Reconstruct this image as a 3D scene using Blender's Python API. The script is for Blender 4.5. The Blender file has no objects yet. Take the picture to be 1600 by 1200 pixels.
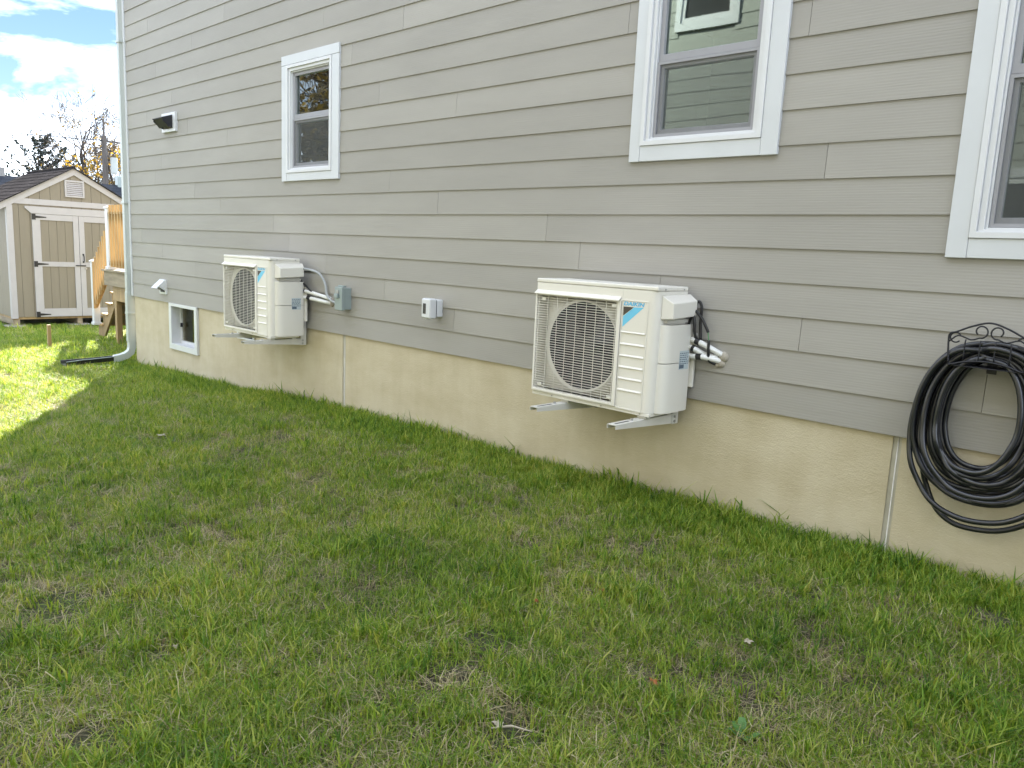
import bpy, bmesh, math, random
import numpy as np
from mathutils import Vector, Matrix
S = bpy.context.scene
C = S.collection
R = math.radians
random.seed(7)
rng = np.random.default_rng(11)

# ------------------------------------------------------------------ camera, world, sun, exposure
cam_d = bpy.data.cameras.new('camera'); cam = bpy.data.objects.new('camera', cam_d); C.objects.link(cam)
S.camera = cam
cam_d.sensor_width = 36.0; cam_d.lens = 27.72; cam_d.clip_start = 0.05; cam_d.clip_end = 1500
rx = Vector((0.71525279, 0.69737994, 0.04554844)); ux = Vector((-0.14727749, 0.08669922, 0.98528807)); fx = Vector((-0.68317113, 0.7114383, -0.16472022))
m = Matrix((rx, ux, -fx)).transposed().to_4x4(); m.translation = (0, -4.0735, 0.8052)
cam.matrix_world = m

SUN_EL, SUN_AZ = 29.0, -59.5            # azimuth from +Y, negative towards -X
w = bpy.data.worlds.new('World'); S.world = w; w.use_nodes = True
nt = w.node_tree; nt.nodes.clear()
out = nt.nodes.new('ShaderNodeOutputWorld'); bg = nt.nodes.new('ShaderNodeBackground')
sky = nt.nodes.new('ShaderNodeTexSky'); sky.sky_type = 'NISHITA'; sky.sun_disc = False
sky.sun_elevation = R(SUN_EL); sky.sun_rotation = R(SUN_AZ); sky.air_density = 1.0; sky.dust_density = 0.0; sky.ozone_density = 3.0
tc = nt.nodes.new('ShaderNodeTexCoord'); mp = nt.nodes.new('ShaderNodeMapping'); mp.inputs['Scale'].default_value = (2.2, 2.2, 6.0)
mp.inputs['Location'].default_value = (3.6768, 4.8777, 7.7583)
n1 = nt.nodes.new('ShaderNodeTexNoise'); n1.inputs['Scale'].default_value = 1.55; n1.inputs['Detail'].default_value = 7; n1.inputs['Roughness'].default_value = 0.55; n1.inputs['Distortion'].default_value = 0.3
cr = nt.nodes.new('ShaderNodeValToRGB'); cr.color_ramp.elements[0].position = 0.41; cr.color_ramp.elements[1].position = 0.67
mx = nt.nodes.new('ShaderNodeMix'); mx.data_type = 'RGBA'
mx.inputs['B'].default_value = (27.5, 30.0, 34.0, 1)
L = nt.links.new
L(tc.outputs['Generated'], mp.inputs['Vector']); L(mp.outputs['Vector'], n1.inputs['Vector']); L(n1.outputs['Fac'], cr.inputs['Fac'])
L(cr.outputs['Color'], mx.inputs['Factor']); tn = nt.nodes.new('ShaderNodeVectorMath'); tn.operation = 'MULTIPLY'; tn.inputs[1].default_value = (.56, .56, .62); L(sky.outputs['Color'], tn.inputs[0]); L(tn.outputs[0], mx.inputs['A']); L(mx.outputs['Result'], bg.inputs['Color'])
L(bg.outputs['Background'], out.inputs['Surface']); bg.inputs['Strength'].default_value = 0.05

sd = bpy.data.lights.new('sun', 'SUN'); so = bpy.data.objects.new('sun', sd); C.objects.link(so)
sd.energy = 5.0; sd.angle = R(0.5); sd.color = (1.0, 0.92, 0.80)
sdir = Vector((math.sin(R(SUN_AZ)) * math.cos(R(SUN_EL)), math.cos(R(SUN_AZ)) * math.cos(R(SUN_EL)), math.sin(R(SUN_EL))))
so.rotation_euler = sdir.to_track_quat('Z', 'Y').to_euler(); so.location = sdir * 60
S.view_settings.view_transform = 'Standard'; S.view_settings.look = 'None'; S.view_settings.gamma = 1.0
S.view_settings.exposure = 2.28
try: S.view_settings.use_curve_mapping = False
except Exception: pass

# ------------------------------------------------------------------ helpers
ORG = {}
class MB:
    def __init__(s): s.v = []; s.f = []
    def add(s, vs, fs):
        b = len(s.v); s.v += [tuple(map(float, p)) for p in vs]; s.f += [tuple(i + b for i in q) for q in fs]; return s
    def box(s, x0, x1, y0, y1, z0, z1):
        return s.add([(x0,y0,z0),(x1,y0,z0),(x1,y1,z0),(x0,y1,z0),(x0,y0,z1),(x1,y0,z1),(x1,y1,z1),(x0,y1,z1)],
                     [(0,3,2,1),(4,5,6,7),(0,1,5,4),(1,2,6,5),(2,3,7,6),(3,0,4,7)])
    def prism(s, pts, vec):                      # closed polygon swept along vec
        n = len(pts); vec = Vector(vec); a = [Vector(p) for p in pts]; b = [p + vec for p in a]
        nrm = Vector((0,0,0))
        for i in range(n): nrm += a[i].cross(a[(i+1) % n])
        if nrm.dot(vec) > 0: a = a[::-1]; b = b[::-1]
        return s.add(a + b, [tuple(range(n)), tuple(range(2*n-1, n-1, -1))] + [((i+1) % n, i, i+n, (i+1) % n + n) for i in range(n)])
    def tube(s, pts, r, n=8, cap=True):
        pts = [Vector(p) for p in pts]; rr = r if isinstance(r, (list, tuple)) else [r]*len(pts)
        vs = []; up = None
        for i, p in enumerate(pts):
            t = (pts[min(i+1, len(pts)-1)] - pts[max(i-1, 0)]).normalized()
            if up is None:
                up = Vector((0,0,1)) if abs(t.z) < .9 else Vector((1,0,0))
            a = up - t * up.dot(t)
            if a.length < 1e-5: a = Vector((0,1,0)) - t * t.y
            a.normalize(); up = a; b = t.cross(a)
            for k in range(n):
                q = 2*math.pi*k/n; vs.append(p + (a*math.cos(q) + b*math.sin(q)) * rr[i])
        fs = []
        for i in range(len(pts)-1):
            for k in range(n):
                fs.append((i*n+k, i*n+(k+1) % n, (i+1)*n+(k+1) % n, (i+1)*n+k))
        if cap: fs += [tuple(range(n-1, -1, -1)), tuple(range((len(pts)-1)*n, len(pts)*n))]
        return s.add(vs, fs)
    def ring(s, ox0, ox1, oz0, oz1, ix0, ix1, iz0, iz1, y0, y1):   # rectangular frame, front at y0 back at y1, mitred
        o = [(ox0,oz0),(ox1,oz0),(ox1,oz1),(ox0,oz1)]; i = [(ix0,iz0),(ix1,iz0),(ix1,iz1),(ix0,iz1)]
        vs = [(a,y0,b) for a,b in o] + [(a,y0,b) for a,b in i] + [(a,y1,b) for a,b in o] + [(a,y1,b) for a,b in i]
        fs = []
        for k in range(4):
            n = (k+1) % 4
            fs += [(k,n,n+4,k+4), (k+8,k+12,n+12,n+8), (k,k+8,n+8,n), (k+4,n+4,n+12,k+12)]
        return s.add(vs, fs)
    def disc(s, c, r, ax, depth, n=24):          # short cylinder along axis ax (unit vector)
        ax = Vector(ax); c = Vector(c)
        return s.tube([c, c + ax*depth], r, n)
    def mesh(s, name, mat, org=(0,0,0), smooth=False):
        me = bpy.data.meshes.new(name)
        me.from_pydata([(a-org[0], b-org[1], c-org[2]) for a,b,c in s.v], [], s.f)
        me.materials.append(mat); me.update()
        if smooth: me.shade_smooth()
        return me
    def build(s, name, mat, parent=None, smooth=False, bev=0, seg=2, org=None):
        if org is None: org = ORG[parent.as_pointer()] if parent else (0,0,0)
        o = bpy.data.objects.new(name, s.mesh(name, mat, org, smooth)); C.objects.link(o)
        if parent: o.parent = parent
        else: o.location = org
        ORG[o.as_pointer()] = org
        if bev:
            md = o.modifiers.new('bevel', 'BEVEL'); md.width = bev; md.segments = seg; md.limit_method = 'ANGLE'; md.angle_limit = R(40)
            if smooth is False: 
                o.data.shade_smooth(); md.harden_normals = True
        if smooth == 'auto':
            o.data.shade_smooth()
            o.data.set_sharp_from_angle(angle=R(38))
        return o
def tag(o, label=None, cat=None, group=None, kind=None):
    if label: o['label'] = label
    if cat: o['category'] = cat
    if group: o['group'] = group
    if kind: o['kind'] = kind
    return o
def thing(name, loc, label, cat, group=None):
    o = bpy.data.objects.new(name, None); C.objects.link(o); o.location = loc; o.empty_display_size = .1
    ORG[o.as_pointer()] = tuple(loc); return tag(o, label, cat, group)
def place(me, name, loc, parent, scale=None, rot=None):     # a further piece that shares a mesh, loc in world coordinates
    o = bpy.data.objects.new(name, me); C.objects.link(o); g = ORG[parent.as_pointer()]
    o.parent = parent; o.location = (loc[0]-g[0], loc[1]-g[1], loc[2]-g[2])
    if scale: o.scale = scale
    if rot: o.rotation_euler = rot
    ORG[o.as_pointer()] = tuple(loc)
    return o
def copy_tree(o, parent=None):
    c = o.copy(); C.objects.link(c)
    if parent: c.parent = parent
    for ch in list(o.children): copy_tree(ch, c)
    return c
def smooth_path(pts, n=8):
    P = [Vector(p) for p in pts]; P = [P[0]*2 - P[1]] + P + [P[-1]*2 - P[-2]]; o = []
    for i in range(1, len(P)-2):
        for k in range(n):
            t = k/n; a, b, c, d = P[i-1:i+3]
            o.append(.5*((2*b) + (c-a)*t + (2*a-5*b+4*c-d)*t*t + (3*b-a-3*c+d)*t**3))
    o.append(P[-2]); return o

# ------------------------------------------------------------------ materials
def new_mat(name):
    mt = bpy.data.materials.new(name); mt.use_nodes = True; t = mt.node_tree
    return mt, t, t.nodes['Principled BSDF'], t.links.new
def nd(t, typ, **k):
    n = t.nodes.new(typ)
    for a, v in k.items(): setattr(n, a, v)
    return n
def pos(t, scale=(1,1,1), obj=False, rand=0):
    src = nd(t, 'ShaderNodeTexCoord').outputs['Object'] if obj else nd(t, 'ShaderNodeNewGeometry').outputs['Position']
    m_ = nd(t, 'ShaderNodeMapping'); m_.inputs['Scale'].default_value = scale; t.links.new(src, m_.inputs['Vector'])
    if rand:
        oi = nd(t, 'ShaderNodeObjectInfo'); mu = nd(t, 'ShaderNodeMath', operation='MULTIPLY'); mu.inputs[1].default_value = rand
        t.links.new(oi.outputs['Random'], mu.inputs[0]); t.links.new(mu.outputs[0], m_.inputs['Location'])
    return m_.outputs['Vector']
def noise(t, vec, scale, detail=4, rough=.55, dist=0):
    n = nd(t, 'ShaderNodeTexNoise'); n.inputs['Scale'].default_value = scale; n.inputs['Detail'].default_value = detail
    n.inputs['Roughness'].default_value = rough; n.inputs['Distortion'].default_value = dist
    t.links.new(vec, n.inputs['Vector']); return n.outputs['Fac']
def ramp(t, fac, stops):
    r = nd(t, 'ShaderNodeValToRGB'); e = r.color_ramp.elements
    while len(e) < len(stops): e.new(.5)
    for q, (p, c) in zip(e, stops): q.position = p; q.color = (*c, 1)
    t.links.new(fac, r.inputs['Fac']); return r.outputs['Color']
def bump(t, h, dist, strength=1.0):
    b = nd(t, 'ShaderNodeBump'); b.inputs['Distance'].default_value = dist; b.inputs['Strength'].default_value = strength
    t.links.new(h, b.inputs['Height']); return b.outputs['Normal']
def simple(name, col, rough=.5, metal=0, var=.12, vscale=6, bd=0, bscale=60, spec=.5, stretch=(1,1,1)):
    mt, t, p, L = new_mat(name)
    col = tuple(c*.86 for c in col)
    v = pos(t, stretch)
    c2 = tuple(max(0, c*(1-var)) for c in col); c3 = tuple(min(1, c*(1+var*.5)) for c in col)
    L(ramp(t, noise(t, v, vscale), [(.3, c2), (.7, c3)]), p.inputs['Base Color'])
    p.inputs['Roughness'].default_value = rough; p.inputs['Metallic'].default_value = metal; p.inputs['Specular IOR Level'].default_value = spec
    if bd: L(bump(t, noise(t, v, bscale, 3), bd), p.inputs['Normal'])
    return mt
def mat_siding(name, col):
    mt, t, p, L = new_mat(name)
    v = pos(t, (1.6, 1, 22), rand=37.0)
    g = noise(t, v, 3.0, 6, .6, 1.4); g2 = noise(t, pos(t, (9, 1, 160), rand=11), 1.0, 3)
    ad = nd(t, 'ShaderNodeMath', operation='ADD'); L(g, ad.inputs[0])
    mu = nd(t, 'ShaderNodeMath', operation='MULTIPLY'); mu.inputs[1].default_value = .14; L(g2, mu.inputs[0]); L(mu.outputs[0], ad.inputs[1])
    # cedar-mill cathedral lines
    wv = nd(t, 'ShaderNodeTexWave', wave_type='BANDS', bands_direction='Z'); wv.inputs['Scale'].default_value = 1.6; wv.inputs['Distortion'].default_value = 9
    wv.inputs['Detail'].default_value = 3; wv.inputs['Detail Scale'].default_value = .35; L(pos(t, (.7, .7, 14), rand=53), wv.inputs['Vector'])
    ad2 = nd(t, 'ShaderNodeMath', operation='MULTIPLY_ADD'); L(wv.outputs['Fac'], ad2.inputs[0]); ad2.inputs[1].default_value = .35; L(ad.outputs[0], ad2.inputs[2])
    L(bump(t, ad2.outputs[0], .0014, .5), p.inputs['Normal'])
    oi = nd(t, 'ShaderNodeObjectInfo'); hs = nd(t, 'ShaderNodeMapRange'); hs.inputs['To Min'].default_value = .94; hs.inputs['To Max'].default_value = 1.05
    L(oi.outputs['Random'], hs.inputs['Value'])
    base = ramp(t, noise(t, pos(t, (.6,.6,2.5)), 2.2, 5), [(.3, tuple(c*.94 for c in col)), (.7, tuple(c*1.03 for c in col))])
    vm = nd(t, 'ShaderNodeVectorMath', operation='SCALE'); L(base, vm.inputs[0]); L(hs.outputs['Result'], vm.inputs['Scale'])
    L(vm.outputs['Vector'], p.inputs['Base Color']); p.inputs['Roughness'].default_value = .62; p.inputs['Specular IOR Level'].default_value = .22
    return mt
M = {}
M['siding'] = mat_siding('siding_paint', (.322, .307, .278))
M['siding_n'] = mat_siding('neighbour_siding_paint', (.31, .325, .295))
M['white'] = simple('white_trim_paint', (.635, .655, .68), .42, var=.05, vscale=3, bd=.0004, bscale=40)
M['vinyl'] = simple('white_vinyl', (.70, .71, .73), .3, var=.03)
M['sash'] = simple('grey_sash', (.33, .33, .355), .4, var=.05)
M['galv'] = simple('downspout_enamel', (.50, .535, .515), .35, var=.06, vscale=2)
M['black'] = simple('black_plastic', (.012, .012, .013), .35, var=.3)
M['rubber'] = simple('black_rubber_hose', (.014, .015, .020), .30, var=.3, vscale=20, spec=.7)
M['iron'] = simple('black_iron_wire', (.010, .010, .016), .5, var=.2)
M['ac'] = simple('ac_enamel', (.79, .76, .69), .38, var=.03, vscale=2, bd=.00015, bscale=300)
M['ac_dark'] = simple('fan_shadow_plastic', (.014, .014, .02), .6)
M['fan'] = simple('fan_blade_plastic', (.035, .035, .042), .4)
M['bracket'] = simple('bracket_enamel', (.66, .64, .58), .35, var=.05)
M['steel'] = simple('zinc_steel', (.5, .5, .5), .35, metal=.9)
M['blue'] = simple('print_blue', (.10, .46, .75), .4, var=.02)
M['ltblue'] = simple('print_light_blue', (.16, .58, .84), .4, var=.02)
M['brown'] = simple('print_dark', (.055, .045, .038), .4, var=.05)
M['labelp'] = simple('label_paper', (.55, .62, .64), .4, var=.05)
M['labeld'] = simple('label_print', (.10, .14, .19), .4)
M['boxgrey'] = simple('grey_metal_box', (.33, .39, .385), .4, var=.06, metal=.2)
M['conduit'] = simple('grey_conduit', (.40, .42, .43), .4)
M['pipe'] = simple('white_pipe_wrap', (.82, .82, .80), .5, bd=.001, bscale=80)
M['putty'] = simple('duct_putty', (.42, .38, .31), .8, bd=.003, bscale=40)
M['green_w'] = simple('green_wire', (.08, .25, .10), .5)
M['caulk'] = simple('joint_caulk', (.47, .44, .36), .8, var=.2)
M['smoke'] = simple('smoked_plastic', (.06, .06, .06), .15)
M['pt'] = simple('treated_pine', (.40, .275, .13), .65, var=.3, vscale=4, bd=.001, bscale=50, stretch=(3,3,.6))
M['ptl'] = simple('fresh_pine', (.50, .33, .14), .6, var=.3, vscale=3, bd=.001, bscale=40, stretch=(4,4,.5))
M['ptw'] = simple('weathered_pine', (.34, .28, .19), .75, var=.3, vscale=4, bd=.001, bscale=50, stretch=(.6,3,3))
M['shedp'] = simple('shed_tan_paint', (.262, .228, .17), .6, var=.06, vscale=3, bd=.0006, bscale=50, stretch=(4,4,.6))
M['shedw'] = simple('shed_white_trim', (.50, .48, .48), .5, var=.05, bd=.0004)
M['hinge'] = simple('black_strap_iron', (.012, .012, .012), .5)
M['paver'] = simple('concrete_paver', (.34, .31, .28), .9, var=.3, bd=.004, bscale=30)
M['bark'] = simple('tree_bark', (.10, .085, .075), .9, var=.4, vscale=9, bd=.01, bscale=20)
M['wood_pole'] = simple('pole_wood', (.13, .115, .105), .85, var=.3, vscale=4, stretch=(5,5,.5))
M['insul'] = simple('brown_panel', (.36, .24, .11), .8, var=.4, vscale=9)
M['room'] = simple('interior_plaster', (.24, .23, .21), .9, var=.05)
M['brickgrey'] = simple('grey_masonry', (.30, .29, .28), .9)

def mat_concrete():
    mt, t, p, L = new_mat('tan_foundation')
    streak = noise(t, pos(t, (1.5, 1, .28)), 1.6, 5, .62, .5)
    c = ramp(t, streak, [(.30, (.41, .345, .225)), (.50, (.49, .425, .295)), (.70, (.575, .515, .385))])
    gz = nd(t, 'ShaderNodeSeparateXYZ'); L(nd(t, 'ShaderNodeNewGeometry').outputs['Position'], gz.inputs[0])
    blot = noise(t, pos(t, (1.2, 1, 2.2)), 1.8, 6, .6)
    c2 = ramp(t, blot, [(.32, (.40, .335, .215)), (.62, (.545, .485, .355))])
    mxx = nd(t, 'ShaderNodeMix', data_type='RGBA'); mxx.inputs['Factor'].default_value = .5; L(c, mxx.inputs['A']); L(c2, mxx.inputs['B'])
    # soil splash at the bottom, thin and pale
    mr = nd(t, 'ShaderNodeMapRange'); mr.inputs['From Min'].default_value = -.95; mr.inputs['From Max'].default_value = -.45; mr.inputs['To Min'].default_value = .5; mr.inputs['To Max'].default_value = 0
    L(gz.outputs['Z'], mr.inputs['Value'])
    mu = nd(t, 'ShaderNodeMath', operation='MULTIPLY'); L(mr.outputs['Result'], mu.inputs[0]); L(noise(t, pos(t, (3, 1, 3)), 2.5, 5), mu.inputs[1])
    m2 = nd(t, 'ShaderNodeMix', data_type='RGBA'); L(mu.outputs[0], m2.inputs['Factor']); L(mxx.outputs['Result'], m2.inputs['A']); m2.inputs['B'].default_value = (.48, .44, .36, 1)
    L(m2.outputs['Result'], p.inputs['Base Color']); p.inputs['Roughness'].default_value = .85
    bn = nd(t, 'ShaderNodeMath', operation='ADD'); L(noise(t, pos(t, (28, 1, 75)), 1.0, 4, .6, .6), bn.inputs[0]); L(noise(t, pos(t, (60, 1, 60)), 2.0, 2), bn.inputs[1])
    L(bump(t, bn.outputs[0], .003, .6), p.inputs['Normal'])
    return mt
M['found'] = mat_concrete()

def mat_glass(name, tint=(.75, .82, .80), boost=2.3):
    mt, t, p, L = new_mat(name); t.nodes.remove(p); o = t.nodes['Material Output']
    fr = nd(t, 'ShaderNodeFresnel'); fr.inputs['IOR'].default_value = 1.55
    mu = nd(t, 'ShaderNodeMath', operation='MULTIPLY', use_clamp=True); mu.inputs[1].default_value = boost; L(fr.outputs[0], mu.inputs[0])
    tr = nd(t, 'ShaderNodeBsdfTransparent'); tr.inputs['Color'].default_value = (*tint, 1)
    gl = nd(t, 'ShaderNodeBsdfGlossy'); gl.inputs['Roughness'].default_value = .015; gl.inputs['Color'].default_value = (.90, .98, .95, 1)
    nb = bump(t, noise(t, pos(t, (1, 1, 1.6), rand=9), 1.5, 1), .0012, .5); L(nb, gl.inputs['Normal'])
    ms = nd(t, 'ShaderNodeMixShader'); L(mu.outputs[0], ms.inputs[0]); L(tr.outputs[0], ms.inputs[1]); L(gl.outputs[0], ms.inputs[2]); L(ms.outputs[0], o.inputs['Surface'])
    return mt
M['glass'] = mat_glass('window_glass'); M['glass_b'] = mat_glass('basement_glass', (.8, .78, .7), .15)
def mat_screen():
    mt, t, p, L = new_mat('insect_screen'); o = t.nodes['Material Output']
    p.inputs['Base Color'].default_value = (.13, .14, .14, 1); p.inputs['Roughness'].default_value = .6
    tr = nd(t, 'ShaderNodeBsdfTransparent'); ms = nd(t, 'ShaderNodeMixShader')
    mp_ = nd(t, 'ShaderNodeMapRange'); mp_.inputs['To Min'].default_value = .22; mp_.inputs['To Max'].default_value = .36
    L(noise(t, pos(t, (5, 1, 1.2)), 3.0, 3), mp_.inputs['Value']); L(mp_.outputs['Result'], ms.inputs[0])
    L(tr.outputs[0], ms.inputs[1]); L(p.outputs[0], ms.inputs[2]); L(ms.outputs[0], o.inputs['Surface'])
    return mt
M['screen'] = mat_screen()
def mat_shingle(name, c1, c2):
    mt, t, p, L = new_mat(name)
    br = nd(t, 'ShaderNodeTexBrick'); br.inputs['Scale'].default_value = 1; br.inputs['Brick Width'].default_value = .3; br.inputs['Row Height'].default_value = 10
    br.inputs['Color1'].default_value = (*c1, 1); br.inputs['Color2'].default_value = (*c2, 1); br.inputs['Mortar'].default_value = (*[c*.4 for c in c1], 1); br.inputs['Mortar Size'].default_value = .012
    L(pos(t, (1, 1, 1), obj=True, rand=5), br.inputs['Vector'])
    mxx = nd(t, 'ShaderNodeMix', data_type='RGBA', blend_type='MULTIPLY'); mxx.inputs['Factor'].default_value = .8
    L(br.outputs['Color'], mxx.inputs['A']); L(ramp(t, noise(t, pos(t), 14, 5, .7), [(.3, (.6,.6,.6)), (.7, (1.2,1.2,1.2))]), mxx.inputs['B'])
    L(mxx.outputs['Result'], p.inputs['Base Color']); p.inputs['Roughness'].default_value = .95; p.inputs['Specular IOR Level'].default_value = .0
    return mt
M['shingle'] = mat_shingle('grey_shingles', (.040, .037, .037), (.060, .055, .055))
M['shingle_d'] = mat_shingle('dark_shingles', (.035, .04, .05), (.055, .06, .07))

def mat_grass(name, cols, trans=.45, hue_noise=1.3):
    mt, t, p, L = new_mat(name); o = t.nodes['Material Output']; t.nodes.remove(p)
    at = nd(t, 'ShaderNodeAttribute', attribute_name='tint'); sp = nd(t, 'ShaderNodeSeparateColor'); L(at.outputs['Color'], sp.inputs[0])
    oi = nd(t, 'ShaderNodeObjectInfo')
    big = noise(t, pos(t), hue_noise, 4, .6)
    a = nd(t, 'ShaderNodeMath', operation='MULTIPLY_ADD'); L(sp.outputs['Red'], a.inputs[0]); a.inputs[1].default_value = .70; 
    b = nd(t, 'ShaderNodeMath', operation='MULTIPLY_ADD'); L(oi.outputs['Random'], b.inputs[0]); b.inputs[1].default_value = .28
    d = nd(t, 'ShaderNodeMath', operation='MULTIPLY_ADD'); L(big, d.inputs[0]); d.inputs[1].default_value = .8; d.inputs[2].default_value = -.36
    L(d.outputs[0], b.inputs[2]); L(b.outputs[0], a.inputs[2])
    c = ramp(t, a.outputs[0], cols)
    df = nd(t, 'ShaderNodeBsdfPrincipled'); df.inputs['Roughness'].default_value = .55; df.inputs['Specular IOR Level'].default_value = .35; L(c, df.inputs['Base Color'])
    tl = nd(t, 'ShaderNodeBsdfTranslucent'); yv = nd(t, 'ShaderNodeVectorMath', operation='MULTIPLY'); yv.inputs[1].default_value = (1.35, 1.2, .55); L(c, yv.inputs[0]); L(yv.outputs[0], tl.inputs['Color'])
    ms = nd(t, 'ShaderNodeMixShader'); ms.inputs[0].default_value = trans; L(df.outputs[0], ms.inputs[1]); L(tl.outputs[0], ms.inputs[2]); L(ms.outputs[0], o.inputs['Surface'])
    return mt
M['grass'] = mat_grass('lawn_blades', [(.05, (.045, .120, .014)), (.36, (.130, .250, .026)), (.66, (.260, .370, .044)), (.97, (.46, .47, .13))])
M['straw'] = mat_grass('dry_thatch', [(.1, (.20, .165, .09)), (.5, (.36, .305, .18)), (.9, (.53, .47, .31))], .25)
M['needle'] = mat_grass('spruce_needles', [(.1, (.014, .024, .022)), (.9, (.038, .056, .046))], .05)
M['leafy'] = mat_grass('yellowing_leaves', [(.1, (.14, .11, .035)), (.5, (.30, .20, .05)), (.9, (.44, .32, .10))], .4)
M['leafg'] = mat_grass('golden_leaves', [(.1, (.13, .12, .03)), (.5, (.32, .21, .035)), (.9, (.48, .30, .05))], .4)
M['leafb'] = mat_grass('dull_bronze_leaves', [(.1, (.10, .085, .05)), (.5, (.17, .14, .085)), (.9, (.26, .21, .13))], .3)
M['leafo'] = simple('orange_leaf', (.46, .17, .055), .6, var=.3, vscale=80)
M['weed'] = simple('weed_leaf', (.085, .21, .045), .5, var=.2, vscale=40)
M['leafpale'] = simple('pale_dry_leaf', (.50, .44, .34), .7, var=.2, vscale=60)

def mat_soil():
    mt, t, p, L = new_mat('soil_and_thatch')
    c = ramp(t, noise(t, pos(t), 9, 8, .7), [(.3, (.055, .043, .030)), (.5, (.115, .095, .064)), (.72, (.23, .19, .135))])
    g = ramp(t, noise(t, pos(t), 1.1, 5, .6), [(.42, (0,0,0)), (.62, (.65,.65,.65))])
    mxx = nd(t, 'ShaderNodeMix', data_type='RGBA'); L(g, mxx.inputs['Factor']); L(c, mxx.inputs['A']); mxx.inputs['B'].default_value = (.060, .090, .022, 1)
    L(mxx.outputs['Result'], p.inputs['Base Color']); p.inputs['Roughness'].default_value = .95
    L(bump(t, noise(t, pos(t), 30, 8, .8), .05, 1.0), p.inputs['Normal'])
    return mt
M['soil'] = mat_soil()

# ------------------------------------------------------------------ ground
BX = [-400,-60,-40,-22,-18,-14,-11,-8.4,-6,-4.7,-2.7,-1.3,-.6,3,60,400]
BZ = [-1.6,-1.5,-1.34,-1.27,-1.205,-1.06,-.93,-.835,-.70,-.675,-.665,-.63,-.615,-.55,-.5,-.5]
def gz(x, y):
    x = np.asarray(x, float); y = np.asarray(y, float)
    z = np.interp(x, BX, BZ)
    near = np.clip((x + 11)/5, 0, 1)
    z = z - .030*np.clip(-y, 0, 6)*(.35 + .65*near)
    z = z + (.010*np.sin(x*2.1 + y*1.3)*np.sin(y*1.7 - x*.6) + .008*np.sin(x*5.3 + 1.7*y)*np.cos(y*4.1))*np.clip(.25 - y*.8, .25, 1)
    return z
def gzf(x, y): return float(gz(x, y))
xs = np.unique(np.concatenate([np.linspace(-400,-60,14), np.linspace(-60,-24,24), np.arange(-24,2.01,.14), np.linspace(2,30,20), np.linspace(30,400,10)]))
ys = np.unique(np.concatenate([np.linspace(-300,-30,10), np.linspace(-30,-7,16), np.arange(-7,6.01,.14), np.linspace(6,40,22), np.linspace(40,400,12)]))
XX, YY = np.meshgrid(xs, ys); ZZ = gz(XX, YY)
vs = np.stack([XX, YY, ZZ], -1).reshape(-1, 3); nx = len(xs)
fs = [(j*nx+i, j*nx+i+1, (j+1)*nx+i+1, (j+1)*nx+i) for j in range(len(ys)-1) for i in range(nx-1)]
gm = bpy.data.meshes.new('ground'); gm.from_pydata(vs.tolist(), [], fs); gm.materials.append(M['soil']); gm.shade_smooth()
go = bpy.data.objects.new('ground', gm); C.objects.link(go); tag(go, kind='structure')

# ------------------------------------------------------------------ house
E_ = .178
XL, XR, ZE = -10.95, 5.0, 5.70
house = thing('house', (-3, 4.5, 0), 'large house clad in grey-green lap siding on a tan concrete foundation', 'house')
WIN = [(-7.088, -6.124, 1.376, 2.518, 1.969, (-7.000,-6.237,1.452,2.43)),   # outer trim, meeting rail z, frame outer
       (-2.982, -2.024, 1.378, 3.02, 1.97, (-2.905,-2.122,1.470,2.93)),
       (-1.147, -.188, .873, 2.52, 1.69, (-1.058,-.277,.963,2.43))]
# siding boards, one object each, butt joints where the photograph shows them
seam = {0:-6.96, 1:-4.55, 2:-5.44, 3:-6.34, 4:-3.34, 5:-3.64, 6:-4.78, 7:-5.40, 8:-6.5, 9:-6.3, 10:-8.24, 11:-5.56, 12:-6.7, 13:-9.6, 14:-8.9, 15:-10.04, 16:-9.05, 17:-8.27, 18:-6.6, 19:-9.3, 20:-10.06}
bm_ = MB().add([(0,-.0185,0),(1,-.0185,0),(1,-.0105,0),(0,-.0105,0),(0,-.0085,E_+.028),(1,-.0085,E_+.028),(1,-.0005,E_+.028),(0,-.0005,E_+.028)],
               [(0,3,2,1),(4,5,6,7),(0,1,5,4),(1,2,6,5),(2,3,7,6),(3,0,4,7)])
board_me = bm_.mesh('siding_board', M['siding'])
for k in range(32):
    z0 = k*E_; z1 = z0 + E_ + .028
    cuts = [(XL, XR)]
    for (a, b, c, d, _, fo) in WIN:
        if z1 > fo[2] + .02 and z0 < fo[3] - .02 and not (z0 < c and z1 < c + .09):
            cuts = [q for (p0, p1) in cuts for q in ((p0, min(p1, a+.045)), (max(p0, b-.045), p1)) if q[1]-q[0] > .02]
    s0 = seam.get(k, random.uniform(-9, -6)); sm = sorted(s0 + 3.64*i for i in range(-4, 5))
    for (p0, p1) in cuts:
        e = [p0] + [q for q in sm if p0+.12 < q < p1-.12] + [p1]
        for i in range(len(e)-1):
            a = e[i] + (.0013 if i else 0); b = e[i+1] - (.0013 if i < len(e)-2 else 0)
            place(board_me, 'siding_board', (a, -random.uniform(0, .0012), z0 + random.uniform(-.0008, .0008)), house, (b-a, 1, 1))
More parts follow.
